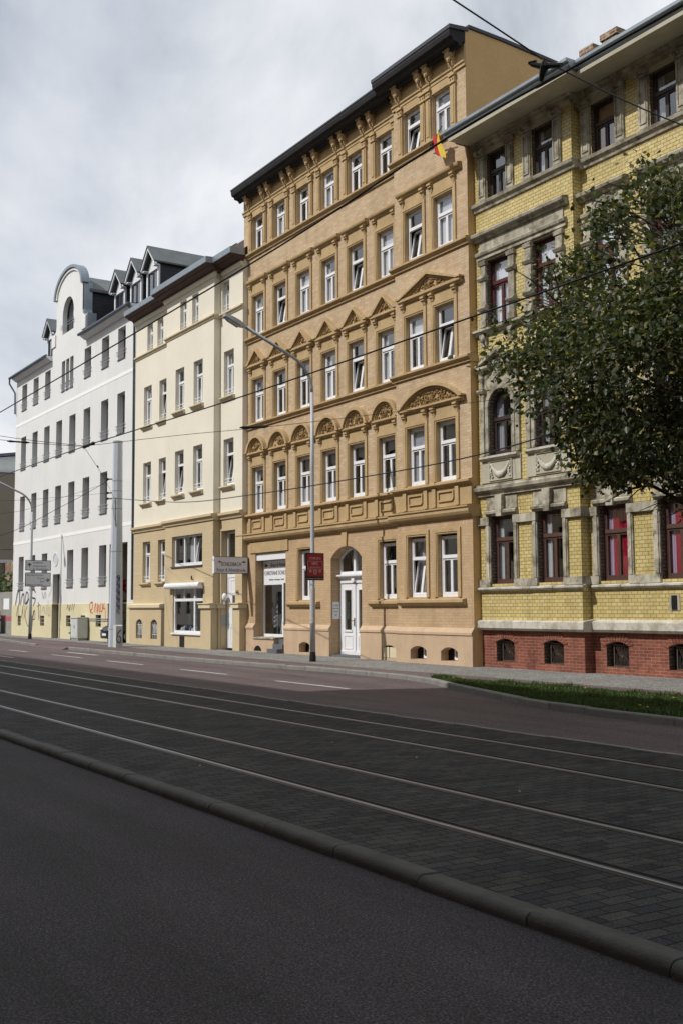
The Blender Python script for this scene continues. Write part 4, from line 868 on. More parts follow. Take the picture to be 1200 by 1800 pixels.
mb = MB(); mb.quad((x0, YW + .3, .1), (x0, 28, .1), (x0, 28, 5.08), (x0, YW + .3, 5.08)); mb.quad((x1, YW + .3, .1), (x1, 28, .1), (x1, 28, 5.08), (x1, YW + .3, 5.08)); mb.quad((x0, YW + .3, 5.08), (x1, YW + .3, 5.08), (x1, 28, 5.08), (x0, 28, 5.08)); mb.quad((x0, 28, .1), (x1, 28, .1), (x1, 28, 5.08), (x0, 28, 5.08))
gp = mb.build('gateway', 'grey_neighbour', white)
mb = MB()
def sidestroke(pts, w, x):
    for i in range(len(pts) - 1):
        (ya, za), (yb, zb) = pts[i], pts[i + 1]; dx, dz = yb - ya, zb - za; l = hypot(dx, dz) or 1e-6; nx, nz = -dz / l * w / 2, dx / l * w / 2
        mb.quad((x, ya - nx, za - nz), (x, yb - nx, zb - nz), (x, yb + nx, zb + nz), (x, ya + nx, za + nz))
for q in ([(20.5, 1.55), (20.5, 2.0), (20.75, 1.95), (20.6, 1.78), (20.8, 1.55)], [(21.1, 1.95), (20.95, 1.85), (21.1, 1.72), (20.9, 1.55)], [(21.3, 1.55), (21.2, 1.9), (21.4, 1.95), (21.35, 1.6)], [(20.4, 2.15), (21.5, 2.2)]): sidestroke(spline(q, 4), .06, x0 + .008)
mb.build('graffiti', 'graf_black', gp)
mb = MB()
for q in ([(20.45, 2.5), (20.9, 3.0), (20.6, 2.9), (21.2, 2.5)], [(20.5, 3.1), (21.1, 3.2), (21.3, 2.7)]): sidestroke(spline(q, 5), .16, x0 + .008)
mb.build('graffiti', 'poster_red', gp)
mb = MB()      # black and white striped jamb edges
for k in range(24):
    for x in (-53.16, -50.67):
        mb.box(x - .05 if x < -52 else x - .012, x + .012 if x < -52 else x + .05, YW - .042, YW - .031, .14 + k * .08, .14 + k * .08 + .045)
mb.build('striped_jamb_edge', 'ink', white)
mb = MB(); mb.quad((WL + .1, YW + .75, .1), (-53.3, YW + .75, .1), (-53.3, YW + .75, 16.7), (WL + .1, YW + .75, 16.7)); mb.quad((-53.3, YW + .75, 5.3), (WR - .1, YW + .75, 5.3), (WR - .1, YW + .75, 16.7), (-53.3, YW + .75, 16.7)); mb.build('room_wall', 'interior', white)
for n_, (a, b, z0, z1) in enumerate(WN):
    nar = b - a < .8
    fr = window(white, a + .004, b - .004, z0 + .004, z1 - .004, YW + .33, fm='grey_frame', fwid=.05, split=.78, cur=(None, None, 'left', None, 'both', 'right', None)[n_ % 7])
    mb = MB(); mb.box(a - .0, b, YW - .05, YW + .0, z0 - .05, z0 - .003); mb.build('sill', 'zinc_dark', fr)
    mb = MB(); zr = z0 + .42
    for zz in (zr, zr - .16): mb.tube([(a - .14, YW - .05, zz), (b + .14, YW - .05, zz)], .016, 6)
    for x in (a - .1, b + .1): mb.tube([(x, YW, zr), (x, YW - .05, zr)], .014, 6)
    mb.build('guard_rail', 'galv', fr)
for a, b, c, d, dp, r in cel:
    mb = MB(); mb.box(a, b, YW + .14, YW + .16, c, d); n_ = mb.build('cellar_window', 'interior', white)
    mb = MB()
    for zz in (c + .2, c + .42): mb.tube([(a, YW + .02, zz), (b, YW + .02, zz)], .016, 5)
    mb.build('bar', 'galv', n_)
mb = MB(); mb.box(-62.27, -61.03, YW + .30, YW + .34, .15, 3.77); dr = mb.build('door', 'grey_frame', white)
mb = MB(); mb.tube([(-61.25, YW + .29, 1.0), (-61.25, YW + .23, 1.05), (-61.25, YW + .23, 1.55), (-61.25, YW + .29, 1.6)], .02, 6); mb.box(-61.9, -61.5, YW + .285, YW + .299, .9, 1.7); mb.build('handle', 'galv', dr)
mb = MB(); mb.ext([(-61.80 + .40 * cos(t * pi / 12), 4.64 + .33 * sin(t * pi / 12)) for t in range(24)], 'Y', YW - .006, YW - .003); ov = mb.build('oval_niche', 'sign_grey', white)
mb = MB(); mb.ring([(-61.80 + .40 * cos(t * pi / 12), 4.64 + .33 * sin(t * pi / 12)) for t in range(25)], [(-61.80 + .46 * cos(t * pi / 12), 4.64 + .39 * sin(t * pi / 12)) for t in range(25)], YW - .03, YW); mb.build('rim', 'white_wall', ov)
for z in (1.56, 1.62): pass
mb = MB()
for z in (1.16, 1.26): mb.tube([(-56.4, YW - .05, z), (-53.2, YW - .05, z)], .02, 6)
mb.build('wall_rail', 'galv', white)
# gable with curved top and shoulders
R_ = [(2.95, 17.3), (2.95, 18.12), (2.55, 18.15), (2.35, 18.3), (2.28, 18.55), (2.28, 20.1)]
top = [(GX + 2.28 * cos(t * pi / 20), 20.1 + 1.34 * sin(t * pi / 20)) for t in range(1, 20)]
out_ = [(GX + a, z) for a, z in R_] + top + [(GX - a, z) for a, z in R_[::-1]]
mb = MB(); wall(mb, GX - 2.28, GX + 2.28, 16.9, 20.1, YW - .001, GOP)
mb.ext([(GX + 2.28, 16.9), (GX + 2.95, 16.9)] + [(GX + a, z) for a, z in R_[1:5]] , 'Y', YW - .001, YW + .4); mb.ext([(GX - 2.28, 16.9), (GX - 2.95, 16.9)] + [(GX - a, z) for a, z in R_[1:5]], 'Y', YW - .001, YW + .4)
mb.ext([(GX - 2.28, 20.1), (GX + 2.28, 20.1)] + top, 'Y', YW - .001, YW + .4)
mb.build('gable', 'white_wall', white)
mb = MB(); tp = [(GX + 2.28, 20.1)] + top + [(GX - 2.28, 20.1)]; to = [(GX + 2.48, 20.1)] + [(GX + 2.48 * cos(t * pi / 20), 20.1 + 1.50 * sin(t * pi / 20)) for t in range(1, 20)] + [(GX - 2.48, 20.1)]
mb.ring(tp, to, YW - .16, YW + .31); mb.build('gable_capping', 'zinc', white)
for s in (-1, 1):
    pr = [(GX + s * 2.282, 20.09), (GX + s * 2.282, 18.55), (GX + s * 2.36, 18.3), (GX + s * 2.56, 18.17), (GX + s * 2.99, 18.14), (GX + s * 2.99, 17.25)]; po = [(x + s * .05, z + (.05 if i > 2 else 0)) for i, (x, z) in enumerate(pr)]
    mb = MB(); mb.ring(pr, po, YW + .05, YW + .55); mb.build('shoulder_capping', 'zinc', white)
ti = [(GX + (2.10) * cos(t * pi / 20), 20.1 + 1.18 * sin(t * pi / 20)) for t in range(21)]; tj = [(GX + 2.24 * cos(t * pi / 20), 20.1 + 1.30 * sin(t * pi / 20)) for t in range(21)]
mb = MB(); mb.ring(ti, tj, YW - .08, YW); mb.build('gable_moulding', 'white_wall', white)
mb = MB()
for s in (-1, 1):
    xa, xb = sorted((GX + s * 2.3, GX + s * 2.97)); mb.box(xa, xb, YW - .07, YW - .002, 17.35, 18.05)
mb.build('shoulder_block', 'white_wall', white)
a, b = GOP[0][0], GOP[0][1]
fr = window(white, a + .004, b - .004, 17.805, 18.95, YW + .26, fm='grey_frame', arch=.91, split=.80, label='round-headed gable window')
mb = MB()
for zz in (18.35, 18.2): mb.tube([(a - .25, YW - .06, zz), (b + .25, YW - .06, zz)], .018, 6)
mb.build('guard_rail', 'galv', fr)
mb = MB(); mb.ext([(GX - 2.2, 16.9), (GX + 2.2, 16.9), (GX + 2.2, 19.75), (GX - 2.2, 19.75)], 'Y', YW + .40, 25.5); mb.build('gable_cheek', 'slate', white)
mb = MB(); mb.ext([(GX - 2.4, 19.62), (GX, 21.0), (GX + 2.4, 19.62), (GX + 2.4, 19.78), (GX, 21.17), (GX - 2.4, 19.78)], 'Y', YW + .402, 26); mb.build('gable_roof', 'roof_felt', white)
# main roof with eaves
mb = MB()
for x0, x1 in ((WL - .1, GX - 3.02), (GX + 3.02, WR - .02)):
    mb.ext([(YW - .42, 16.90), (YW + .3, 17.0), (25.5, 21.0), (31.2, 17.3), (31.2, 16.95), (25.5, 20.8), (YW - .0, 16.9)], 'X', x0, x1)
mb.ext([(YW + .8, 17.2), (25.5, 21.0), (31.2, 17.3), (31.2, 16.95), (25.5, 20.8), (YW + .8, 17.0)], 'X', GX - 3.02, GX + 3.02)
mb.build('roof', 'slate', white)
mb = MB()
for x0, x1 in ((WL - .15, GX - 3.0), (GX + 3.0, WR - .0)):
    mb.tube([(x0, YW - .46, 16.86), (x1, YW - .46, 16.86)], .085, 10); mb.build('gutter', 'zinc_dark', white); mb = MB()
mb.tube([(WL - .1, YW - .46, 16.8), (WL - .12, YW - .46, 16.5), (WL + .02, YW - .12, 15.9), (WL + .02, YW - .09, 14.5)], .055, 8); mb.build('downpipe', 'zinc_dark', white); mb = MB()
mb.tube([(WR - .12, YW - .46, 16.8), (WR - .08, YW - .12, 16.4), (WR - .06, YW - .09, 2.2)], .06, 8); mb.build('downpipe', 'zinc_dark', white); mb = MB(); mb.tube([(WR + .14, YW - .08, 15.7), (WR + .14, YW - .08, 2.2)], .05, 8); mb.build('downpipe', 'zinc_dark', white)
mb = MB()
profs([(WL, GX - 2.96, YW), (GX + 2.96, WR, YW)], [(-.02, 16.62), (.10, 16.62), (.36, 16.80), (.36, 16.89), (-.02, 16.89)], 'eaves_soffit', 'white_trim', white)
for xc in (-67.5, -55.55, -53.2, -50.95):
    y = 21.28; w = .86; mb = MB()
    mb.ext([(xc - w + .1, 17.2), (xc + w - .1, 17.2), (xc + w - .1, 19.3), (xc - w + .1, 19.3)], 'Y', y + .1, 23.8); dm = mb.build('dormer', 'slate', white)
    mb = MB()
    for s in (-1, 1): mb.box(xc + s * (w - .16) - .08, xc + s * (w - .16) + .08, y, y + .095, 17.4, 19.25)
    mb.ext([(xc - .62, 19.1), (xc + .62, 19.1), (xc + .62, 19.25), (xc, 20.05), (xc - .62, 19.25)], 'Y', y + .02, y + .095)
    mb.ring([(xc - w - .02, 19.18), (xc, 20.14), (xc + w + .02, 19.18)], [(xc - w - .06, 19.34), (xc, 20.34), (xc + w + .06, 19.34)], y - .28, y - .22)
    mb.box(xc - w - .05, xc - w + .28, y - .22, y + .0, 19.16, 19.22); mb.box(xc + w - .28, xc + w + .05, y - .22, y + .0, 19.16, 19.22)
    mb.build('dormer_front', 'white_trim', dm)
    mb = MB(); mb.ring([(xc - w - .08, 19.3), (xc, 20.30), (xc + w + .08, 19.3)], [(xc - w - .1, 19.38), (xc, 20.39), (xc + w + .1, 19.38)], y - .32, 24.2); mb.build('dormer_roof', 'roof_felt', dm)
    mb = MB(); a, b, z0, z1 = xc - .62, xc + .62, 17.75, 19.1; yy = y + .04
    for q in ((a, a + .07, z0, z1), (b - .07, b, z0, z1), (xc - .04, xc + .04, z0, z1), (a + .07, xc - .04, z1 - .07, z1), (xc + .04, b - .07, z1 - .07, z1)): mb.box(q[0], q[1], yy, yy + .05, q[2], q[3])
    mb.build('dormer_window', 'grey_frame', dm)
    mb = MB(); mb.quad((a, yy + .03, z0), (b, yy + .03, z0), (b, yy + .03, z1), (a, yy + .03, z1)); mb.build('pane', 'glass', dm, fix=False)
mb = MB(); mb.box(-69.3, -68.6, 21.3, 21.9, 17.6, 18.3); mb.build('roof_hatch', 'zinc_dark', white)
# graffiti on the street wall
mb = MB(); yy = YW - .036
for q, w in (([(-69.7, 2.0), (-69.3, 2.75), (-68.9, 3.0), (-68.8, 2.3), (-69.0, 1.9), (-69.0, 1.2)], .16), ([(-69.1, 1.9), (-69.4, 1.3)], .1), ([(-68.6, 2.0), (-68.3, 2.6), (-67.9, 2.7), (-67.95, 2.0), (-68.3, 1.2)], .13), ([(-67.7, 2.1), (-67.4, 2.8), (-67.0, 2.7), (-67.1, 2.2), (-67.5, 2.1), (-66.6, 2.5)], .12), ([(-65.5, 2.8), (-66.1, 3.0), (-66.2, 2.5), (-65.5, 2.4), (-65.9, 1.95)], .12), ([(-67.1, 1.95), (-67.5, 1.4), (-66.9, .75), (-66.2, .8)], .10), ([(-65.7, 1.7), (-66.0, 1.2), (-65.5, 1.2), (-65.6, 1.7), (-65.95, 1.0), (-66.1, .4)], .1), ([(-68.0, 1.9), (-67.9, 1.1)], .07), ([(-67.6, 2.0), (-67.6, 1.2)], .07)):
    ribbon(mb, spline(q, 6), w * .62, yy)
mb.build('graffiti', 'graf_black', white, label='large black spray tag left of the grey door')
mb = MB()
for q, w in (([(-64.9, 2.2), (-64.7, 1.1)], .12), ([(-65.0, 1.9), (-64.5, 2.0), (-64.5, 1.2)], .08), ([(-64.2, 2.8), (-63.9, 2.4), (-63.7, 2.8)], .06), ([(-63.5, 2.8), (-63.5, 2.4)], .07), ([(-64.1, 1.6), (-63.8, 1.9), (-63.5, 1.5)], .05), ([(-63.2, 2.0), (-63.2, 1.4)], .04), ([(-63.0, 2.3), (-62.9, 1.5), (-62.6, 1.4), (-62.6, 1.9)], .05), ([(-62.9, 2.5), (-62.5, 2.9), (-62.45, 3.3)], .05)):
    ribbon(mb, spline(q, 6), w * .62, yy)
mb.build('graffiti', 'graf_blue', white, label='thin blue grey spray tag beside the grey door')
mb = MB()
for q in ([(-55.7, 1.95), (-55.9, 2.4), (-55.5, 2.55), (-55.5, 2.2), (-55.8, 2.1), (-55.4, 1.95)], [(-55.2, 2.0), (-55.0, 2.5), (-54.9, 2.0)], [(-54.7, 2.5), (-54.7, 2.0), (-54.5, 2.4), (-54.4, 1.95)], [(-54.2, 2.5), (-54.3, 2.1), (-54.0, 2.1), (-54.0, 2.5)], [(-53.7, 2.5), (-53.9, 2.2), (-53.6, 2.2), (-53.55, 1.6), (-53.8, 1.55)]): ribbon(mb, spline(q, 6), .06, yy)
mb.v = [(x + .0, y, z - .52 + .1) for x, y, z in mb.v]
mb.build('graffiti', 'graf_red', white, label='orange red spray tag above the cellar windows')
mb = MB()
for q in ([(-59.6, 1.75), (-59.4, 2.0), (-59.3, 1.7)], [(-59.2, 1.7), (-59.0, 2.0), (-59.1, 1.6)], [(-58.8, 1.7), (-58.6, 2.05)], [(-58.5, 1.7), (-58.3, 2.05)]): ribbon(mb, spline(q, 5), .05, yy)
mb.build('graffiti', 'graf_black', white)
# ================================================================== YELLOW BRICK HOUSE
YA, YB = 20.0, 20.3; UL, US, UR = -23.95, -19.85, -9.4
yel = thing('brick_house', 'yellow glazed-brick house with weathered stone trim and a red brick base', 'house', (-17, 20.1, .1))
BX = [(-23.25, -22.42, YA), (-21.35, -20.53, YA), (-19.42, -18.6, YB), (-17.45, -16.63, YB), (-15.48, -14.66, YB), (-13.51, -12.69, YB), (-11.54, -10.72, YB)]
def wide(a, b, k): return (a - k, b + k)
def yops(sel):
    r = []
    for a, b, y in sel:
        a1, b1 = wide(a, b, .07)
        r += [(a, b, 13.5, 14.87, .22, 0), (a1, b1, 9.74, 11.72, .22, 0), (a1, b1, 6.04, 7.42, .22, .50), (a1, b1, 2.42, 4.32, .22, 0)]
    return r
sA, sB = BX[:2], BX[2:]
mb = MB(); rv = []; wall(mb, UL, US, 1.3, 15.3, YA, yops(sA), rv); wall(mb, US, UR, 1.3, 15.3, YB, yops(sB), rv); mb.quad((US, YA, 1.3), (US, YB, 1.3), (US, YB, 15.3), (US, YA, 15.3))
mb.build('brick_wall', 'yellow_brick', yel); build_all(rv, 'window_reveal', 'dark_reveal', yel)
cb = [(a + .02, b - .07, .28, .80, .22, .10) for a, b, y in BX]
mb = MB(); rv = []; wall(mb, UL + .06, US, .05, 1.3, YA + .04, cb[:2], rv); wall(mb, US, UR, .05, 1.3, YB + .04, cb[2:], rv); mb.quad((US, YA + .04, .05), (US, YB + .04, .05), (US, YB + .04, 1.3), (US, YA + .04, 1.3)); mb.quad((UL + .06, YA + .04, .05), (UL + .06, YB + .5, .05), (UL + .06, YB + .5, 1.3), (UL + .06, YA + .04, 1.3))
mb.build('base_wall', 'red_brick', yel); build_all(rv, 'cellar_reveal', 'dark_reveal', yel)
mb = MB(); shell(mb, UL, UR, YB + .4, 30, .1, 15.3); mb.quad((UL, YA, 1.3), (UL, YB + .4, 1.3), (UL, YB + .4, 15.3), (UL, YA, 15.3)); mb.quad((UR, YB, .1), (UR, YB + .4, .1), (UR, YB + .4, 15.3), (UR, YB, 15.3)); mb.build('body', 'yellow_brick', yel)
mb = MB(); mb.quad((UL + .1, YB + .9, .1), (UR - .1, YB + .9, .1), (UR - .1, YB + .9, 15.2), (UL + .1, YB + .9, 15.2)); mb.build('room_wall', 'interior', yel)
def both(prof, name, mat, e0=0.0, e1=0.0, over=.0):
    profs([(UL - e0, US + over, YA), (US + over + .001, UR + e1, YB)], prof, name, mat, yel)
# eaves
both([(-.02, 15.02), (.05, 15.02), (.05, 15.10), (.10, 15.13), (.10, 15.20), (.18, 15.25), (.18, 15.29), (-.02, 15.29)], 'architrave', 'stone_trim', .02, 0, .12)
both([(-.02, 15.292), (.90, 15.24), (1.00, 15.20), (1.0, 15.30), (.96, 15.33), (-.02, 15.36)], 'eaves', 'stone_cap', -.18, 0, .9)
both([(-.02, 15.362), (.98, 15.335), (1.03, 15.37), (1.03, 15.44), (1.12, 15.46), (1.12, 15.54), (-.02, 15.58)], 'gutter', 'zinc', -.02, 0, 1.0)
mb = MB(); mb.ext([(YA - .6, 15.5), (YA + 5, 16.9), (30, 15.6), (30, 15.3), (YA - .6, 15.3)], 'X', UL + .02, UR); mb.build('roof', 'roof_felt', yel)
for (x0, x1, y0, y1, zt) in ((-21.75, -21.28, 22.4, 22.9, 18.0), (-21.12, -20.55, 22.6, 23.15, 18.22)):
    mb = MB(); mb.box(x0, x1, y0, y1, 15.8, zt); mb.box(x0 - .04, x1 + .04, y0 - .04, y1 + .04, zt - .16, zt + .02); mb.build('chimney', 'chimney', yel)
# strings and ledges
both([(-.02, 13.24), (.05, 13.24), (.07, 13.32), (.14, 13.38), (.16, 13.46), (.10, 13.50), (-.02, 13.53)], 'string_course', 'stone_trim', .12, 0, .14)
both([(-.02, 4.90), (.08, 4.90), (.10, 5.0), (.20, 5.05), (.22, 5.14), (.17, 5.17), (.17, 5.22), (-.02, 5.27)], 'storey_ledge', 'stone_trim', .18, 0, .2)
both([(-.1, 1.12), (.10, 1.14), (.15, 1.2), (.15, 1.38), (.12, 1.40), (-.02, 1.46)], 'base_ledge', 'stone_pale', .12, 0, .15)
def rough_stones(z0, z1, out, name, mat):
    for lo, hi, y in ((UL - .14, US + out, YA), (US + out + .002, UR, YB)):
        mb = MB(); x = lo
        while x < hi - .15:
            w = min(random.uniform(.7, 1.3), hi - x); d = random.uniform(-.02, .012); mb.prof(x, x + w - .015, y, [(-.02, z0 + .01), (out * .5, z0), (out + d, z0 + .05), (out + d, z1 - .02), (-.02, z1 + .02)]); x += w
        mb.build(name, mat, yel)
rough_stones(2.22, 2.33, .13, 'sill_ledge', 'stone_pale')
# ground floor trim
edges = []
for a, b, y in BX:
    a1, b1 = wide(a, b, .07); mb = MB()
    for x0, x1 in ((a1 - .20, a1 - .0), (b1 + .0, b1 + .17)):
        mb.box(x0, x1, y - .05, y + .005, 2.56, 4.07); mb.box(x0 + .06, x1 - .03, y - .08, y - .05, 2.56, 4.07)
    mb.prof(a1 - .16, b1 + .16, y, [(-.005, 4.325), (.06, 4.325), (.07, 4.37), (.12, 4.39), (.13, 4.45), (.07, 4.49), (-.005, 4.50)])
    mb.box(a1 - .14, b1 + .14, y - .03, y + .005, 4.505, 4.89)
    mb.ext([((a + b) / 2 - .11, 4.30), ((a + b) / 2 + .11, 4.30), ((a + b) / 2 + .15, 4.895), ((a + b) / 2 - .15, 4.895)], 'Y', y - .16, y - .0)
    mb.build('window_surround', 'stone_trim', yel)
    # third storey pair trim
    mb = MB()
    for x0, x1 in ((a1 - .24, a1 - .0), (b1 + .0, b1 + .24)):
        mb.box(x0, x1, y - .07, y + .005, 9.78, 11.74); mb.box(x0 - .03, x1 + .03, y - .11, y - .07, 9.78, 9.95)
        for zz in (10.28, 11.16): mb.prof(x0 - .05, x1 + .05, y, [(.0, zz - .02), (.10, zz - .02), (.15, zz + .05), (.15, zz + .09), (.0, zz + .14)])
        mb.prof(x0 - .04, x1 + .04, y, [(.0, 11.6), (.10, 11.6), (.13, 11.70), (.0, 11.76)])
    mb.build('pilaster', 'stone_trim', yel)
    # top storey pilasters with volute capitals
    for x0, x1 in ((a - .33, a - .03), (b + .03, b + .33)):
        mb = MB(); mb.box(x0, x1, y - .06, y + .005, 13.54, 14.84); mb.ring([(x0 + .07, 13.68), (x1 - .07, 13.68), (x1 - .07, 14.74), (x0 + .07, 14.74), (x0 + .07, 13.68)], [(x0 + .04, 13.65), (x1 - .04, 13.65), (x1 - .04, 14.77), (x0 + .04, 14.77), (x0 + .04, 13.65)], y - .085, y - .06)
        p = mb.build('pilaster', 'stone_trim', yel)
        mb = MB(); mb.box(x0 - .02, x1 + .02, y - .12, y + .005, 14.842, 14.89); mb.box(x0 - .03, x1 + .03, y - .13, y + .005, 15.0, 15.02); mb.box(x0 + .03, x1 - .03, y - .09, y + .005, 14.89, 15.0)
        for s in (x0 + .02, x1 - .02): mb.tube([(s, y - .19, 14.95), (s, y - .02, 14.95)], .075, 9); mb.tube([(s, y - .205, 14.95), (s, y - .19, 14.95)], .035, 7)
        mb.blob(((x0 + x1) / 2, y - .13, 14.96), .06, .05, .05, 6, 4)
        mb.build('capital', 'stone_orn', p)
    mb = MB(); mb.box(a - .03, b + .03, y - .03, y + .005, 14.873, 15.018); mb.build('window_head', 'stone_cap', yel)
    # second storey: arched window in an aedicule with broken gable
    mb = MB()
    for x0, x1 in ((a1 - .33, a1 - .17), (b1 + .17, b1 + .33)):
        mb.box(x0, x1, y - .07, y + .005, 6.06, 7.86); mb.prof(x0 - .05, x1 + .05, y, [(0, 7.86), (.11, 7.86), (.15, 7.93), (.15, 7.97), (0, 8.0)])
        mb.lathe(((x0 + x1) / 2, y - .05, 8.0), [(.07, 0), (.05, .15), (.09, .3), (.07, .38), (.11, .48)], 8)
    mb.box(a1 - .17, b1 + .17, y - .025, y + .002, 7.95, 8.48)
    mb.ring(seg(a1 - .0, b1 + .0, 7.42, .50), seg(a1 - .13, b1 + .13, 7.42, .64), y - .06, y); mb.box(a1 - .13, a1, y - .06, y, 6.06, 7.42); mb.box(b1, b1 + .13, y - .06, y, 6.06, 7.42)
    mb.build('window_surround', 'stone_trim', yel)
    xc = (a + b) / 2; mb = MB(); mb.prof(a1 - .42, xc - .35, y, [(0, 8.48), (.12, 8.48), (.18, 8.56), (.18, 8.62), (0, 8.64)]); mb.prof(xc + .35, b1 + .42, y, [(0, 8.48), (.12, 8.48), (.18, 8.56), (.18, 8.62), (0, 8.64)])
    mb.ring([(a1 - .28, 8.645), (xc, 8.93), (b1 + .28, 8.645)], [(a1 - .42, 8.645), (xc, 9.06), (b1 + .42, 8.645)], y - .20, y); mb.ext([(a1 - .26, 8.65), (b1 + .26, 8.65), (xc, 8.92)], 'Y', y - .05, y + .002)
    p = mb.build('pediment', 'stone_trim', yel); ornament(yel, p, xc, 8.2, 8.75, .22, y - .06, 'stone_orn', 26, lambda x, z: True, int(-a * 10), .04)
    # garland panel
    mb = MB(); mb.box(a1 - .34, b1 + .34, y - .045, y + .003, 5.28, 5.98); q0 = (a1 + .05, 5.36, b1 - .03, 5.86)
    mb.ring([(q0[0], q0[1]), (q0[2], q0[1]), (q0[2], q0[3]), (q0[0], q0[3]), (q0[0], q0[1])], [(q0[0] - .04, q0[1] - .04), (q0[2] + .04, q0[1] - .04), (q0[2] + .04, q0[3] + .04), (q0[0] - .04, q0[3] + .04), (q0[0] - .04, q0[1] - .04)], y - .075, y - .045)
    p = mb.build('garland_panel', 'stone_cap', yel)
    mb = MB(); rr = random.Random(int(-a * 7))
    for k in range(26):
        t = -1 + 2 * k / 25; zz = 5.47 + .28 * t * t; mb.blob((xc + t * .36 + .01, y - .06 - .03 * (1 - abs(t)), zz), .05 + .05 * (1 - abs(t)), .05, .05 + .05 * (1 - abs(t)) * rr.uniform(.7, 1.2), 6, 4)
    for s in (-1, 1):
        for k in range(7): mb.blob((xc + s * .38 + rr.uniform(-.05, .05), y - .06, 5.42 + k * .06), .05, .035, .05, 5, 3)
    mb.build('garland', 'stone_pale', p, smooth=True)
    mb = MB(); mb.prof(a1 - .30, b1 + .30, y, [(0, 5.90), (.10, 5.90), (.16, 5.96), (.16, 6.02), (0, 6.05)]); mb.build('window_sill', 'stone_pale', yel)
# impost blocks on the ground-floor piers
XB = [UL - .02] + [v for a, b, y in BX for v in (a - .07, b + .07)] + [UR]
for k in range(0, len(XB), 2):
    x0, x1 = XB[k], XB[k + 1]
    for z0, z1, o in ((4.08, 4.30, .09), (2.34, 2.55, .07)):
        mb = MB()
        if x0 < US < x1: mb.box(x0 + .01, US + o, YA - o, YA + .004, z0, z1); mb.box(US + o + .001, x1 - .01, YB - o, YB + .004, z0, z1); mb.box(US - .0, US + o, YA + .004, YB - o, z0, z1)
        else: y = YA if x1 < US else YB; mb.box(x0 + .01, x1 - .01, y - o, y + .004, z0, z1)
        mb.build('pier_block', 'stone_trim', yel)
# third-storey sill, hoods and brackets
def hood(x0, x1, y):
    mb = MB(); mb.prof(x0, x1, y, [(0, 12.34), (.10, 12.34), (.13, 12.42), (.22, 12.45), (.24, 12.52), (.20, 12.56), (0, 12.60)])
    mb.box(x0 + .16, x1 - .16, y - .04, y + .003, 12.02, 12.339); mb.prof(x0 + .05, x1 - .05, y, [(0, 11.78), (.07, 11.78), (.07, 11.87), (.12, 11.90), (.14, 11.97), (.09, 12.01), (0, 12.018)])
    return mb.build('window_hood', 'stone_trim', yel)
hood(-23.75, -20.02, YA)
for a, b, y in sB: hood(a - .40, b + .40, y)
for x0, x1, y in [(-24.02, -20.2, YA)] + [(a - .4, b + .4, y) for a, b, y in sB]:
    mb = MB(); mb.prof(x0, x1, y, [(0, 9.56), (.08, 9.56), (.10, 9.62), (.17, 9.66), (.17, 9.72), (0, 9.76)]); sl = mb.build('window_sill', 'stone_trim', yel)
for a, b, y in BX:
    for x in (a - .18, b + .18):
        mb = MB(); mb.ext([(y, 9.555), (y - .15, 9.555), (y - .15, 9.46), (y - .08, 9.34), (y - .07, 9.22), (y, 9.2)], 'X', x - .11, x + .11); mb.blob((x, y - .13, 9.42), .07, .05, .08, 6, 4); mb.build('sill_bracket', 'stone_orn', yel)
for a, b, y in sB:
    mb = MB()
    pts = spline([(a + .12, 12.13), (a + .2, 12.22), (a + .3, 12.2), ((a + b) / 2, 12.28), (b - .3, 12.2), (b - .2, 12.24), (b - .1, 12.12)], 4)
    for i in range(len(pts) - 1): mb.blob((pts[i][0], y - .06, pts[i][1]), .05, .04, .045, 6, 4)
    mb.box(a + .15, b - .15, y - .06, y - .04, 12.05, 12.2)
    mb.build('hood_scroll', 'stone_orn', yel)
mb = MB(); mb.box(-17.32, -17.02, YB - .02, YB + .003, 1.68, 2.05); mb.build('vent_frame', 'stone_trim', yel); mb = MB(); mb.box(-17.25, -17.09, YB - .034, YB - .0, 1.70, 2.03); mb.build('vent', 'interior', yel)
# windows
T3 = ['full', 'full', 'full', 'both', 'full', 'left', 'full']
for i, (a, b, y) in enumerate(BX):
    a1, b1 = wide(a, b, .066)
    window(yel, a + .004, b - .004, 13.504, 14.866, y + .12, fm='dark_wood', fwid=.05, split=.60, cur='flat' if i == 2 else ('left' if i % 2 else None), curm='board' if i == 2 else 'blind')
    window(yel, a1, b1, 9.744, 11.716, y + .15, fm='red_wood', fwid=.055, split=.66, cur=T3[i], curm='paper')
    window(yel, a1, b1, 6.044, 7.42, y + .15, fm='dark_wood', fwid=.055, split=.76, arch=.495, cur=('left', 'both', None, 'left', 'right', None, 'both')[i], curm='blind')
    fr = window(yel, a1, b1, 2.424, 4.316, y + .15, fm='brown_frame', fwid=.055, split=.66, cur='both', curm='curtain' if i < 2 else 'curtain_lilac')
    if i >= 2 and i < 5:
        c = MB(); curtain(c, a1 + .24, b1 - .16, 2.5, 4.25, y + .238, .010, .13); c.build('inner_curtain', 'curtain_red', fr, label='crimson inner curtain')
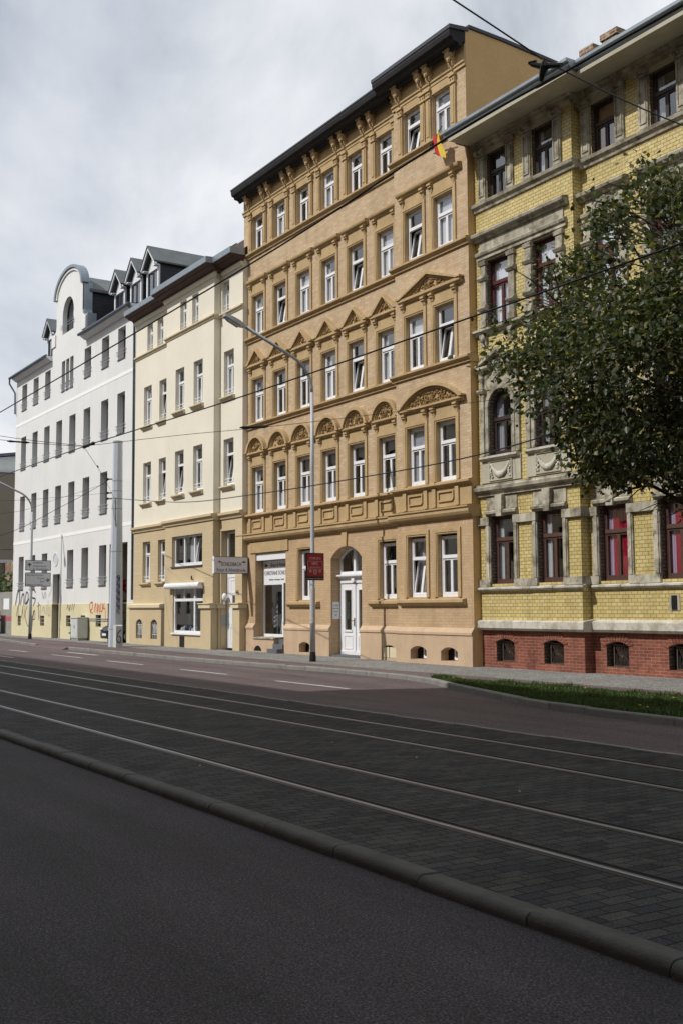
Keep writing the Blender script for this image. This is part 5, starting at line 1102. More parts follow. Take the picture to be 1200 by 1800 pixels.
for (a, b, c, d, dp, r), (a0, b0, y) in zip(cb, BX):
    y = y + .04 + .10; mb = MB(); mb.ext([(a, c), (b, c)] + seg(a, b, d, r)[::-1], 'Y', y + .10, y + .118); n_ = mb.build('cellar_window', 'interior', yel)
    mb = MB(); xi = a + .16
    for q in ((xi, xi + .03, c, d + .06), (b - .03, b, c, d + .03)): mb.box(q[0], q[1], y - .02, y + .01, q[2], q[3])
    for zz in (c + .02, d + .02): mb.box(xi + .03, b - .03, y - .02, y + .01, zz - .015, zz + .015)
    xm, zm = (xi + b) / 2, (c + d) / 2
    for k in range(9):
        x = xi + .05 + k * (b - xi - .1) / 8; mb.tube([(x, y, c + .03), (x + (xm - x) * .55, y, zm), (x, y, d + .0)], .008, 5)
    mb.tube([(xm, y - .02, zm), (xm, y + .01, zm)], .035, 8)
    mb.build('grille', 'rust', n_)
mb = MB()
for (a, b, c, d, dp, r), (a0, b0, y) in zip(cb, BX):
    n = 11; p0 = seg(a - .02, b + .02, d, r + .01, n); p1 = seg(a - .16, b + .16, d + .02, r + .22, n)
    for k in range(n): 
        q = lambda u, v, t: (u[0] + (v[0] - u[0]) * t, u[1] + (v[1] - u[1]) * t)
        mb.ext([q(p0[k], p0[k + 1], .08), q(p0[k], p0[k + 1], .92), q(p1[k], p1[k + 1], .92), q(p1[k], p1[k + 1], .08)], 'Y', y + .02, y + .045)
mb.build('brick_arches', 'red_brick', yel)
# ================================================================== STREET SURFACES
def sheet(name, pts, z, mat, kind='structure', sub=0):
    mb = MB(); n = len(pts); mb.add([(x, y, z if not callable(z) else z(x, y)) for x, y in pts], [tuple(range(n))]); return mb.build(name, mat, kind=kind)
sheet('ground', [(-900, -700), (700, -700), (700, 900), (-900, 900)], -0.03, 'ground')
sheet('road_near_lane', [(-260, -3.0), (140, -3.0), (140, 4.34), (-260, 4.34)], 0.0, 'asphalt_near')
zb = lambda y: 0.052 - 0.022 * (y - 4.4) / 5.9
mb = MB(); mb.quad((-260, 4.36, zb(4.4)), (140, 4.36, zb(4.4)), (140, 10.32, zb(10.32)), (-260, 10.32, zb(10.32))); mb.build('track_bed', 'setts', kind='structure')
# far kerb line (front edge at the gutter), left to right
KL = [(-260, 17.3), (-70, 17.3), (-61.5, 16.85), (-56, 16.3), (-51.3, 15.7)]
KM = [(-46.7, 15.72), (-40, 15.62), (-35.2, 15.55), (-31, 15.66), (-27.5, 15.85), (-25, 15.98), (-22.6, 15.92), (-21.0, 15.68), (-19.6, 15.22), (-18.4, 14.72), (-17.2, 14.32), (-15.9, 13.86), (-14.6, 13.45), (-13.2, 13.22), (-11.5, 13.08), (-9, 13.0), (140, 13.0)]
KS = spline(KM[1:16], 5); KM2 = [KM[0]] + KS + [KM[-1]]
far = [(-260, 10.34)] + [(140, 10.34)] + KM2[::-1] + [(-51.3, 15.7)] + KL[::-1][1:]
sheet('road_far_lane', far, 0.004, 'asphalt_far')
GB = [(p[0], p[1] + .14) for p in KM2]
cyc = [p for p in KL] + [(-51.3, 15.7), (-46.7, 15.72)] + [(p[0], p[1] + .13) for p in KM2[1:]] + [(140, 17.2), (-14, 17.2), (-26, 17.0), (-33, 17.25), (-44, 17.75), (-55, 18.5), (-70, 18.8), (-260, 18.8)]
mb = MB()
cb_ = bmesh.new()
sheet('cycle_path', cyc, 0.098, 'cycle')
sheet('pavement', [(-260, 18.8), (-70, 18.8), (-55, 18.5), (-44, 17.75), (-33, 17.25), (-26, 17.0), (-14, 17.2), (140, 17.2), (140, 20.6), (-260, 21.5)], 0.1, 'mosaic')
mb = MB(); mb.ext([(15.45, -.02), (15.45, .008), (15.70, .097), (15.76, .0975), (15.76, -.02)], 'X', -51.32, -46.68); mb.build('driveway_ramp', 'cycle', kind='structure')
def kerb_stones(name, pts, w, h, mat, round_=.03, step=1.0, gap=.012, z0=-.02, seed=3):
    rr = random.Random(seed); P = [Vector((x, y, 0)) for x, y in pts]; d = [0]
    for i in range(1, len(P)): d.append(d[-1] + (P[i] - P[i - 1]).length)
    def at(t):
        for i in range(1, len(P)):
            if t <= d[i]: return P[i - 1].lerp(P[i], (t - d[i - 1]) / max(1e-6, d[i] - d[i - 1]))
        return P[-1]
    mb = MB(); t = 0
    while t < d[-1] - .2:
        t2 = min(t + step, d[-1]); a, b = at(t), at(t2); u = (b - a).normalized(); nrm = Vector((-u.y, u.x, 0)); a2 = a + u * gap / 2; b2 = b - u * gap / 2; dz = rr.uniform(-.006, .006); dn = rr.uniform(-.006, .006)
        pr = [(0, z0), (0, h - round_)] + [(round_ * (1 - cos(q * pi / 12)), h - round_ * (1 - sin(q * pi / 12))) for q in range(1, 7)] + [(w - .01, h - .004), (w, h - .012), (w, z0)]
        n = len(pr); vs = [tuple(a2 + nrm * (o + dn) + Vector((0, 0, z + dz))) for o, z in pr] + [tuple(b2 + nrm * (o + dn) + Vector((0, 0, z + dz))) for o, z in pr]
        mb.add(vs, [tuple(range(n))[::-1], tuple(range(n, 2 * n))] + [(i, (i + 1) % n, n + (i + 1) % n, n + i) for i in range(n)]); t = t2
    return mb.build(name, mat, kind='structure')
kerb_stones('near_kerb', [(-70, 4.25), (14, 4.25)], .185, .08, 'kerb_near', .055, 1.02)
kerb_stones('far_kerb', [(-49.0 + 2.3, 15.72)] + KS + [(20, 13.0)], .15, .125, 'kerb_stone', .035, 1.0)
kerb_stones('far_kerb', [(-100, 17.3)] + KL[1:], .15, .125, 'kerb_stone', .035, 1.0)
kerb_stones('track_border', [(-120, 10.33), (20, 10.33)], .10, .042, 'kerb_stone', .01, .5, .006, -.03)
# tram rails: grooved rail, polished head
RY = [5.50, 6.547, 8.41, 9.43]
RL = ['shiny grooved tram rail nearest the dark kerb', 'second tram rail from the dark kerb, inner rail of the near track', 'third tram rail from the dark kerb, inner rail of the far track', 'thin bright tram rail closest to the white dashed lane lines']
for y, lb in zip(RY, RL):
    z = zb(y)
    r = thing('tram_rail', lb, 'rail', (-20, y, z), 'tram rails set in the paving blocks')
    mb = MB(); mb.ext([(y - .024, z - .01), (y - .024, z + .002), (y - .015, z + .006), (y + .015, z + .006), (y + .026, z + .002), (y + .026, z - .01)], 'X', -160, 40); mb.build('rail_head', 'steel', r)
    mb = MB(); mb.ext([(y + .0265, z - .01), (y + .0265, z + .002), (y + .075, z + .002), (y + .075, z - .01)], 'X', -160, 40); mb.build('groove', 'rail_dark', r)
    mb = MB(); mb.ext([(y + .0755, z - .01), (y + .0755, z + .006), (y + .095, z + .006), (y + .095, z - .01)], 'X', -160, 40); mb.ext([(y - .10, z - .01), (y - .10, z + .003), (y - .025, z + .003), (y - .025, z - .01)], 'X', -160, 40); mb.build('rail_lip', 'iron', r)
mb = MB()
for x0, x1, y, w in [(-23.4, -20.1, 13.1, .12), (-29.4, -26.4, 13.28, .12), (-35.7, -32.5, 13.4, .12), (-41.9, -38.4, 13.45, .12), (-47.8, -45.2, 13.5, .12), (-54, -51, 13.6, .12), (-60, -57, 13.7, .12), (-43.7, -40.2, 14.7, .2), (-43.6, -40.2, 11.5, .14), (-49.5, -46, 11.6, .14), (-55, -52, 11.7, .14)]:
    mb.quad((x0, y - w / 2, .009), (x1, y - w / 2, .009), (x1, y + w / 2, .009), (x0, y + w / 2, .009))
mb.build('lane_marking', 'marking', kind='structure')
# lawn strip with grass blades
gl_ = [p for p in KM2 if p[0] > -20.9]
lawn = [(x, y + .16) for x, y in gl_][:-1] + [(25, 13.16), (25, 16.42), (-16, 16.40), (-18.5, 16.3), (-20.6, 15.9)]
sheet('lawn_soil', lawn, 0.104, 'soil')
def ykerb(x):
    for (xa, ya), (xb, yb) in zip(KM2, KM2[1:]):
        if xa <= x <= xb: return ya + (yb - ya) * (x - xa) / (xb - xa)
    return 13.0
n = 42000; V = []; F = []
xs = RNG.uniform(-20.6, -5.5, n); hs = RNG.gamma(5, .008, n) + .025
for i in range(n):
    x = xs[i]; lo = ykerb(x) + .17; hi = 16.40 if x > -16 else 16.40 - (-16 - x) * .09
    if hi - lo < .1: continue
    y = lo + (hi - lo) * RNG.random(); h = hs[i] * (.75 + .45 * sin(x * 2.3 + y * 1.7) * sin(x * .9 - y * 2.9) + .2 * sin(x * 7.1)) * (1.25 if hi - y < .12 or y - lo < .1 else 1); q = RNG.random() * 6.283; w = .008 + .008 * RNG.random(); lx, ly = RNG.normal(0, .45, 2) * h
    k = len(V); V += [(x - cos(q) * w, y - sin(q) * w, .10), (x + cos(q) * w, y + sin(q) * w, .10), (x + lx, y + ly, .10 + h)]; F.append((k, k + 1, k + 2))
mb = MB(); mb.v = V; mb.f = F; mb.build('grass', 'grass', kind='stuff', cat=None, fix=False)
mb = MB()
for i in range(16):
    x = -20 + 13 * RNG.random(); lo = ykerb(x) + .2; y = lo + (16.2 - lo) * RNG.random(); z = .15 + .06 * RNG.random(); s = .028; mb.blob((x, y, z), s, s, .010, 6, 3)
mb.build('dandelions', 'yellow_leaf', kind='stuff')
mb = MB()
for i in range(16):
    x = -24 + 20 * RNG.random(); y = 2.2 + 14 * RNG.random(); q = RNG.random() * 6.28; s = .010 + .012 * RNG.random(); z = .006 if y < 4.3 else (.13 if y < 4.55 else (zb(y) + .006 if y < 10.3 else .012))
    if y > 12.5: y = 11.2
    if y > 10.3: z = .012
    mb.add([(x + cos(q) * s, y + sin(q) * s, z), (x - sin(q) * s * .5, y + cos(q) * s * .5, z + .012), (x - cos(q) * s, y - sin(q) * s, z), (x + sin(q) * s * .5, y - cos(q) * s * .5, z + .01)], [(0, 1, 2, 3)])
mb.build('fallen_leaves', 'yellow_leaf', kind='stuff')

# ================================================================== STREET FURNITURE
def street_lamp(x, y, h, reach, label, group='street lamps on the far pavement', lower=True):
    t = thing('street_lamp', label, 'street lamp', (x, y, .1), group)
    mb = MB(); mb.lathe((x, y, .1), [(.088, .30), (.086, 2.3), (.066, 2.34), (.060, 6.0), (.052, h)], 14); mb.build('pole', 'pole_grey', t, smooth=True)
    mb = MB(); mb.lathe((x, y, .1), [(.105, 0), (.105, .12), (.09, .30)], 14); mb.build('base', 'iron', t)
    a = [(x, y, h + .1)]; 
    for k in range(1, 9):
        q = k / 8 * radians(66); R = 1.15; a.append((x, y - R * (1 - cos(q)), h + .1 + R * sin(q)))
    e_ = a[-1]; tl = reach - .65; a.append((x, e_[1] - tl, e_[2] + tl * math.tan(radians(24))))
    mb = MB(); mb.tube(a, [.052] * len(a), 10); mb.build('arm', 'galv', t, smooth=True)
    ex = a[-1]; dy, dz = -cos(radians(20)), sin(radians(20)); hx = MB()
    secs = [(0, .05, .05, -.03), (.10, .09, .06, -.06), (.26, .14, .09, -.09), (.55, .15, .085, -.085), (.80, .11, .04, -.05)]
    rings = []
    for s, w, tz, bz in secs:
        c = (ex[0], ex[1] + dy * s, ex[2] + dz * s); rings.append([(c[0] - w, c[1], c[2] + bz), (c[0] + w, c[1], c[2] + bz), (c[0] + w * .85, c[1], c[2] + tz * .7), (c[0] + w * .35, c[1], c[2] + tz), (c[0] - w * .35, c[1], c[2] + tz), (c[0] - w * .85, c[1], c[2] + tz * .7)])
    vs = [p for r in rings for p in r]; fs = [tuple(range(6))[::-1], tuple(range(24, 30))] + [(i * 6 + j, i * 6 + (j + 1) % 6, (i + 1) * 6 + (j + 1) % 6, (i + 1) * 6 + j) for i in range(4) for j in range(6)]
    hx.add(vs, fs); hd = hx.build('lamp_head', 'galv', t)
    mb = MB(); P = lambda s, w, o: [(ex[0] - w, ex[1] + dy * s, ex[2] + dz * s + o), (ex[0] + w, ex[1] + dy * s, ex[2] + dz * s + o)]
    p1, p2, p3, p4 = P(.25, .11, -.10), P(.74, .09, -.075), P(.30, .08, -.15), P(.66, .07, -.12)
    mb.add(p1 + p2[::-1] + p3 + p4[::-1], [(0, 1, 2, 3), (4, 5, 6, 7), (0, 1, 5, 4), (1, 2, 6, 5), (2, 3, 7, 6), (3, 0, 4, 7)]); mb.build('lamp_glass', 'cabinet_l', hd)
    return t
la = street_lamp(-29.22, 17.69, 8.55, 2.35, 'grey street lamp with sticker-covered base in front of the tan house')
mb = MB(); mb.lathe((-29.22, 17.69, .1), [(.0875, 1.2), (.0875, 2.28)], 14); mb.build('sticker_patch', 'sticker', la)
street_lamp(-61.18, 18.39, 7.2, 2.3, 'slim grey street lamp carrying the two direction signs by the white house')
# red event poster on the lamp
def facing(cx, cy): return atan2(-cx, cy) * 0          # signs stand square to the street
PX = -29.10                                            # signs on the posts face along the street, towards the viewer
t = thing('event_poster', 'dark red event poster board strapped to the lamp post', 'poster', (PX, 17.7, 2.6))
y0, y1, z0, z1 = 17.37, 18.02, 2.64, 3.50
mb = MB(); mb.box(PX, PX + .03, y0, y1, z0, z1); mb.build('board', 'ink', t)
X = PX + .032; mb = MB(); mb.quad((X, y0 + .03, z0 + .12), (X, y1 - .03, z0 + .12), (X, y1 - .03, z1 - .03), (X, y0 + .03, z1 - .03)); mb.build('print', 'poster_red', t)
ym = (y0 + y1) / 2
for s_, z, sz in (('23.08.2016', 3.30, .095), ('HFC', 3.12, .13), ('HALLESCHER FC', 3.03, .055), ('WWW.HALLESCHERFC.DE', 2.675, .052)): text(t, s_, X + .002, ym, z, sz, 'poster_ink', 'CENTER', pi / 2, dep=.001)
def onx(mb_, x0): mb_.v = [(x0 - (y - 0) , ym + x, z) for x, y, z in mb_.v]; return mb_
mb = MB(); rc = lambda x0, z0, x1, z1: ([(x0, z0), (x1, z0), (x1, z1), (x0, z1), (x0, z0)], [(x0 - .008, z0 - .008), (x1 + .008, z0 - .008), (x1 + .008, z1 + .008), (x0 - .008, z1 + .008), (x0 - .008, z0 - .008)])
mb.ring(*rc(-.26, 3.0, .26, 3.235), -.003, 0)
for dx in (-.17, .17): mb.ring([(dx + .026 * cos(k * pi / 6), 2.93 + .026 * sin(k * pi / 6)) for k in range(13)], [(dx + .042 * cos(k * pi / 6), 2.93 + .042 * sin(k * pi / 6)) for k in range(13)], -.003, 0)
cst = lambda s: [(-.06 * s, 2.93 + .03 * s), (.06 * s, 2.93 + .03 * s), (.055 * s, 2.87), (0, 2.87 - .055 * s), (-.055 * s, 2.87), (-.06 * s, 2.93 + .03 * s)]
mb.ring(cst(.6), cst(1.0), -.003, 0); onx(mb, X).build('emblem', 'poster_ink', t)
DX = -61.08
def dsign(label, z0, z1, lines, arrow):
    y0, y1 = 18.03, 19.49
    t = thing('direction_sign', label, 'direction sign', (DX, (y0 + y1) / 2, z0), 'direction signs on the left lamp post')
    mb = MB(); mb.box(DX - .03, DX, y0, y1, z0, z1); mb.build('panel', 'sign_back', t)
    mb = MB(); X = DX + .003; mb.quad((X, y0 + .035, z0 + .035), (X, y1 - .035, z0 + .035), (X, y1 - .035, z1 - .035), (X, y0 + .035, z1 - .035)); mb.build('face', 'sign_grey', t)
    for s_, y, z, sz, al, sx in lines: text(t, s_, X + .002, y, z, sz, 'ink', al, pi / 2, sx=sx, dep=.001)
    mb = MB(); ay, az, d = arrow; yy = 0
    if d == 'up': ribbon(mb, [(ay, az - .10), (ay, az + .09)], .05, yy); ribbon(mb, [(ay - .11, az - .01), (ay, az + .10)], .045, yy); ribbon(mb, [(ay, az + .10), (ay + .11, az - .01)], .045, yy)
    else: ribbon(mb, [(ay - .11, az), (ay + .09, az)], .05, yy); ribbon(mb, [(ay, az + .10), (ay + .10, az)], .045, yy); ribbon(mb, [(ay, az - .10), (ay + .10, az)], .045, yy)
    mb.v = [(X + .003 - y, x, z) for x, y, z in mb.v]; mb.build('arrow', 'ink', t)
dsign('upper grey direction sign with an arrow pointing up', 3.95, 4.54, [('Kröllwitz', 18.46, 4.355, .145, 'LEFT', 1.0), ('Landesmuseum', 18.46, 4.17, .135, 'LEFT', .92), ('für Vorgeschichte', 18.46, 4.0, .135, 'LEFT', .9)], (18.26, 4.26, 'up'))
dsign('lower grey direction sign with an arrow pointing right', 3.05, 3.84, [('Burg Giebichenstein', 18.10, 3.655, .135, 'LEFT', .88), ('Trotha', 19.12, 3.47, .145, 'RIGHT', 1.0), ('Zoo', 19.12, 3.29, .145, 'RIGHT', 1.0), ('Agentur für Arbeit', 18.10, 3.11, .135, 'LEFT', .9)], (19.29, 3.42, 'right'))
# tram mast
TX, TY = -45.85, 17.58
t = thing('tram_mast', 'massive octagonal grey mast covered with blue scrawl beside the gateway', 'mast', (TX, TY, .1))
mb = MB(); mb.lathe((TX, TY, .1), [(.31, 0), (.29, 2.0), (.235, 6), (.205, 9.1)], 8, pi / 8); mb.build('shaft', 'mast', t)
mb = MB(); mb.lathe((TX, TY, 9.2), [(.225, 0), (.225, .07)], 8, pi / 8); mb.build('cap', 'galv', t)
for z, r in ((.75, .303), (2.9, .276), (4.2, .264), (6.1, .24), (6.9, .232), (7.35, .228)): mb = MB(); mb.lathe((TX, TY, .1 + z), [(r, 0), (r, .03)], 8, pi / 8); mb.build('clamp_band', 'zinc', t)
mb = MB(); rr = random.Random(5); z = 1.25
nx, ny = cos(-pi / 8 + 0), sin(-pi / 8)
def mast_pt(u, zz, out=.006):         # u along the octagon face turned to the viewer's right
    a0, a1 = -pi / 8, pi / 8; r = .302 - .018 * zz / 2
    A = Vector((TX + r * cos(a0), TY + r * sin(a0), .1 + zz)); B = Vector((TX + r * cos(a1), TY + r * sin(a1), .1 + zz)); n = Vector((1, 0, 0))
    return A.lerp(B, u) + n * out
for k in range(13):
    z = 1.15 + k * .155; pts = spline([(.1, z), (.85, z + .12), (.3, z + .16), (.9, z + .02)] if k % 2 else [(.15, z + .1), (.8, z), (.55, z + .15), (.15, z + .02)], 4)
    for (ua, za), (ub, zb_) in zip(pts, pts[1:]):
        a, b = mast_pt(ua, za), mast_pt(ub, zb_); d = (b - a); u3 = Vector((0, 0, 1)); w = .018; nn = Vector((1, 0, 0)); pr = d.cross(nn).normalized() * w
        mb.quad(tuple(a - pr), tuple(b - pr), tuple(b + pr), tuple(a + pr))
mb.build('graffiti', 'graf_blue', t)
mb = MB()
for z, dy in ((7.56, -.35), (6.94, -.35), (6.68, .0)): mb.tube([(TX, TY, z), (TX - .25, TY - .32, z)], .03, 6); mb.blob((TX - .27, TY - .35, z), .06, .06, .06, 6, 4)
mb.tube(spline([(TX + .2, TY - .15, 6.7), (TX + .33, TY - .2, 6.45), (TX + .33, TY - .2, 5.9), (TX + .27, TY - .15, 5.4)], 4), .018, 5)
mb.build('wire_bracket', 'iron', t)
t = thing('concrete_post', 'short concrete marker post leaning against the foot of the grey mast', 'post', (-45.28, 17.47, .1))
mb = MB(); mb.ext([(-45.46, .1), (-45.1, .1), (-45.12, 1.02), (-45.2, 1.08), (-45.44, 1.05)], 'Y', 17.32, 17.62); mb.build('post', 'cabinet_l', t)
mb = MB(); ribbon(mb, spline([(-45.55, .85), (-45.75, .7), (-45.8, .4), (-45.6, .3), (-45.55, .5), (-45.7, .6)], 5), .05, 17.016); mb.v = [(-45.085 + 0 * x, 17.36 + (x + 45.8) * .7, z) for x, y, z in mb.v]; mb.build('graffiti', 'graf_black', t)
# cabinets
def cabinet(x0, x1, y0, y1, h, label, mat, graf=False):
    t = thing('utility_cabinet', label, 'utility cabinet', ((x0 + x1) / 2, (y0 + y1) / 2, .1)); mb = MB(); mb.box(x0, x1, y0, y1, .22, .1 + h); mb.build('housing', mat, t)
    mb = MB(); mb.box(x0 + .03, x1 - .03, y0 + .03, y1 - .03, .1, .219); mb.build('plinth', 'concrete', t)
    mb = MB(); mb.box(x0 - .03, x1 + .03, y0 - .04, y1 + .03, .101 + h, .15 + h); mb.build('lid', mat, t)
    mb = MB(); xm = (x0 + x1) / 2; mb.box(x0 + .04, xm - .006, y0 - .018, y0 - .001, .28, .04 + h); mb.box(xm + .006, x1 - .04, y0 - .018, y0 - .001, .28, .04 + h); d = mb.build('door', 'cabinet_l', t)
    mb = MB(); mb.box(xm + .05, xm + .08, y0 - .04, y0 - .019, .75, .9); mb.build('handle', 'iron', d)
    if graf:
        mb = MB()
        for q in ([(.05, 1.3), (.35, 1.42), (.2, 1.15)], [(.05, 1.05), (.3, .95), (.4, 1.1), (.1, .85)], [(.1, .6), (.35, .75)]):
            pts = spline(q, 5); ribbon(mb, pts, .10, 0)
        mb.v = [(x1 + .006, y0 + .02 + x, z) for x, y, z in mb.v]; mb.build('graffiti', 'graf_black', t)
    return t
cabinet(-57.05, -55.95, 19.35, 19.9, 1.18, 'plain grey utility cabinet under the cellar window of the white house', 'cabinet_l')
cabinet(-76.4, -75.1, 20.1, 20.55, 1.5, 'scrawled grey utility cabinet before the concrete wall at far left', 'cabinet_l', True)
t = thing('marker_post', 'thin rusty marker post left of the plain grey cabinet', 'post', (-58.1, 19.75, .1)); mb = MB(); mb.box(-58.16, -58.04, 19.7, 19.8, .1, .95); mb.build('post', 'rust', t); mb = MB(); mb.box(-58.3, -57.98, 19.66, 19.695, .42, .5); mb.build('plate', 'iron', t)
# light box sign of the bridal shop, standing out from the wall and facing along the street
SX, sy0, sy1, sz0, sz1 = -37.95, 18.55, 19.98, 3.15, 3.77
t = thing('shop_sign', 'grey light box sign of the bridal shop projecting between cream and tan houses', 'shop sign', (SX, 19.3, 3.1))
mb = MB(); mb.box(SX - .15, SX, sy0, sy1, sz0, sz1); mb.build('light_box', 'light_box', t)
mb = MB(); mb.box(SX - .158, SX + .008, sy0 - .01, sy1 + .01, sz1 + .001, sz1 + .022); mb.box(SX - .158, SX + .008, sy0 - .01, sy1 + .01, sz0 - .022, sz0 - .001); mb.box(SX - .158, SX + .008, sy1 + .001, sy1 + .03, sz0 - .022, sz1 + .022); mb.build('rim', 'zinc_dark', t)
mb = MB(); mb.box(SX - .158, SX + .008, sy0 - .03, sy0 - .001, sz0 - .022, sz1 + .022); mb.build('end_cap', 'white_paint', t)
ym = (sy0 + sy1) / 2
text(t, 'SCHILDBACH', SX + .004, ym, 3.42, .215, 'ink', 'CENTER', pi / 2, sx=.68, dep=.002); text(t, 'Braut & Abendmode', SX + .004, ym, 3.205, .19, 'ink_grey', 'CENTER', pi / 2, sx=.80, dep=.002)
for i_, yy in enumerate((sy0 + .2, sy1 - .17)):
    mb = MB(); mb.ext([(yy - .09, 3.575), (yy - .02, 3.55), (yy + .08, 3.555), (yy + .10, 3.59), (yy + .03, 3.595), (yy + .01, 3.64), (yy - .02, 3.60)], 'X', SX + .001, SX + .006); mb.build('emblem', 'ink' if i_ else 'poster_red', t)
mb = MB(); mb.box(SX - .10, SX - .05, sy1 + .031, 20.05, 3.25, 3.7); mb.build('bracket', 'iron', t)
# flag on the top floor
t = thing('flag', 'black red and gold flag hanging from the top window of the tan house', 'flag', (-24.9, 19.5, 15.9))
mb = MB(); mb.tube([(-25.45, 19.62, 15.78), (-24.35, 19.24, 15.97)], .016, 6); mb.build('pole', 'wire', t)
for k, (mt, wa, wb) in enumerate((('black_flag', 0, .2), ('red_flag', .2, .6), ('gold_flag', .6, 1))):
    mb = MB(); n = 12; rows = 5
    for i in range(n):
        for j in range(rows):
            def P(i_, j_):
                u = i_ / n; w = wa + (wb - wa) * j_ / rows
                x = -25.30 + .80 * w + .34 * u * (1 - w) + .16 * u + .05 * sin(u * 5 + w * 3); y = 19.50 - .22 * w + .07 * sin(w * 11 + u * 4); z = 15.80 + .16 * w - .98 * u * (.50 + .50 * w)
                return (x, y, z)
            mb.quad(P(i, j), P(i + 1, j), P(i + 1, j + 1), P(i, j + 1))
    mb.build('stripe', mt, t, smooth=True)
# dark car nosing out of the gateway
cx, cy = -51.6, 19.22
t = thing('parked_car', 'black hatchback nosing out of the white house gateway behind the mast', 'car', (cx, cy + 2, .1))
def loft(secs, name, mat, par, smooth=True):
    mb = MB(); n = len(secs[0]); vs = [p for s in secs for p in s]; fs = [(i * n + j, i * n + (j + 1) % n, (i + 1) * n + (j + 1) % n, (i + 1) * n + j) for i in range(len(secs) - 1) for j in range(n)]
    fs += [tuple(range(n))[::-1], tuple(range((len(secs) - 1) * n, len(secs) * n))]; mb.add(vs, fs); return mb.build(name, mat, par, smooth=smooth)
def csec(d, w, zl, zs, zt, wt):         # cross-section at distance d behind the nose
    y = cy + d; return [(cx - w * .92, y, zl), (cx + w * .92, y, zl), (cx + w, y, zl + .18), (cx + w, y, zs), (cx + w * .94, y, zs + (zt - zs) * .45), (cx + wt, y, zt), (cx - wt, y, zt), (cx - w * .94, y, zs + (zt - zs) * .45), (cx - w, y, zs), (cx - w, y, zl + .18)]
bd = loft([csec(0, .62, .36, .55, .66, .5), csec(.07, .78, .3, .62, .80, .62), csec(.35, .86, .28, .74, .93, .7), csec(1.0, .88, .28, .84, 1.06, .74), csec(1.25, .88, .28, .88, 1.12, .74), csec(2.6, .88, .28, .9, 1.14, .74), csec(3.7, .87, .3, .9, 1.12, .72), csec(4.15, .82, .36, .84, 1.0, .66)], 'body', 'car_paint', t)
loft([[(cx - .72, cy + 1.15, 1.10), (cx + .72, cy + 1.15, 1.10), (cx + .72, cy + 3.75, 1.10), (cx - .72, cy + 3.75, 1.10)], [(cx - .58, cy + 1.95, 1.50), (cx + .58, cy + 1.95, 1.50), (cx + .56, cy + 3.3, 1.52), (cx - .56, cy + 3.3, 1.52)]], 'cabin', 'car_glass', t, False)
mb = MB(); mb.ext([(cy + 1.9, 1.505), (cy + 3.35, 1.525), (cy + 3.3, 1.55), (cy + 2.0, 1.545)], 'X', cx - .58, cx + .58); mb.build('roof', 'car_paint', t)
for s in (-1, 1):
    for d in (.85, 3.35):
        mb = MB(); mb.tube([(cx + s * .68, cy + d, .41), (cx + s * .885, cy + d, .41)], .31, 18); w = mb.build('wheel', 'tyre', t)
        mb = MB(); mb.tube([(cx + s * .87, cy + d, .41), (cx + s * .895, cy + d, .41)], .2, 14); mb.build('rim', 'alloy', w)
    mb = MB(); mb.blob((cx + s * .60, cy + .07, .75), .17, .12, .075, 10, 6); mb.build('headlight', 'lamp_clear', t, smooth=True)
    mb = MB(); mb.blob((cx + s * .98, cy + 1.35, 1.12), .1, .07, .07, 8, 5); mb.build('wing_mirror', 'car_paint', t, smooth=True)
mb = MB(); mb.box(cx - .42, cx + .42, cy - .02, cy + .02, .60, .70); mb.build('grille', 'iron', t)
mb = MB(); mb.box(cx - .27, cx + .27, cy - .035, cy - .021, .45, .56); mb.build('number_plate', 'white_paint', t)

# ================================================================== OVERHEAD WIRES
def wire(label, pts, r, insul=(), group='overhead tram wires', name='overhead_wire'):
    t = thing(name, label, 'wire', pts[0], group); mb = MB(); mb.tube(spline(pts, 8), r, 6); mb.build('cable', 'wire', t)
    for c, d, s in insul:
        c = Vector(c); d = Vector(d).normalized(); m_ = MB(); m_.tube([tuple(c - d * .28 * s), tuple(c - d * .2 * s), tuple(c - d * .1 * s), tuple(c + d * .1 * s), tuple(c + d * .2 * s), tuple(c + d * .28 * s)], [.012, .03 * s, .022 * s, .022 * s, .03 * s, .012], 8); m_.build('insulator', 'wire', t)
    return t
wire('thick overhead wire crossing the tan house cornice and the flag', [(-90, 6.2, 5.75), (-40, 6.2, 5.85), (-23.09, 6.2, 5.97), (-11.88, 6.2, 6.08), (-7.96, 6.2, 6.215), (-6.42, 6.2, 6.205), (-5.0, 6.2, 6.175), (10, 6.2, 6.0)], .011)
wire('tram contact wire passing in front of the second floor pediments', [(-120, 9.1, 6.1), (-60, 9.1, 5.98), (-33.7, 9.1, 5.88), (-26.06, 9.1, 5.84), (-23.3, 9.1, 5.79), (-17.2, 9.1, 5.67), (-10.95, 9.1, 5.64), (-7.43, 9.1, 5.63), (8, 9.1, 5.6)], .012, [((-25.7, 9.1, 5.835), (1, 0, 0), 1.6)])
t = thing('wire_hanger', 'black insulated hanger where two wires cross below the right eaves', 'hanger', (-6.42, 6.2, 6.37), 'overhead tram wires')
mb = MB(); c = Vector((-6.42, 6.2, 6.33)); mb.tube([tuple(c + Vector((-.16, -.02, .085))), tuple(c + Vector((-.06, 0, .03))), tuple(c + Vector((.16, .02, -.05)))], [.018, .028, .02], 8); mb.tube([tuple(c + Vector((-.02, 0, .06))), tuple(c + Vector((-.02, 0, .01))), tuple(c + Vector((-.05, 0, -.05))), tuple(c + Vector((-.07, 0, -.10)))], [.022, .04, .03, .018], 8); mb.tube([tuple(c + Vector((-.19, -.02, .11))), tuple(c + Vector((-.12, 0, .10)))], .016, 6); mb.build('clamp', 'wire', t)
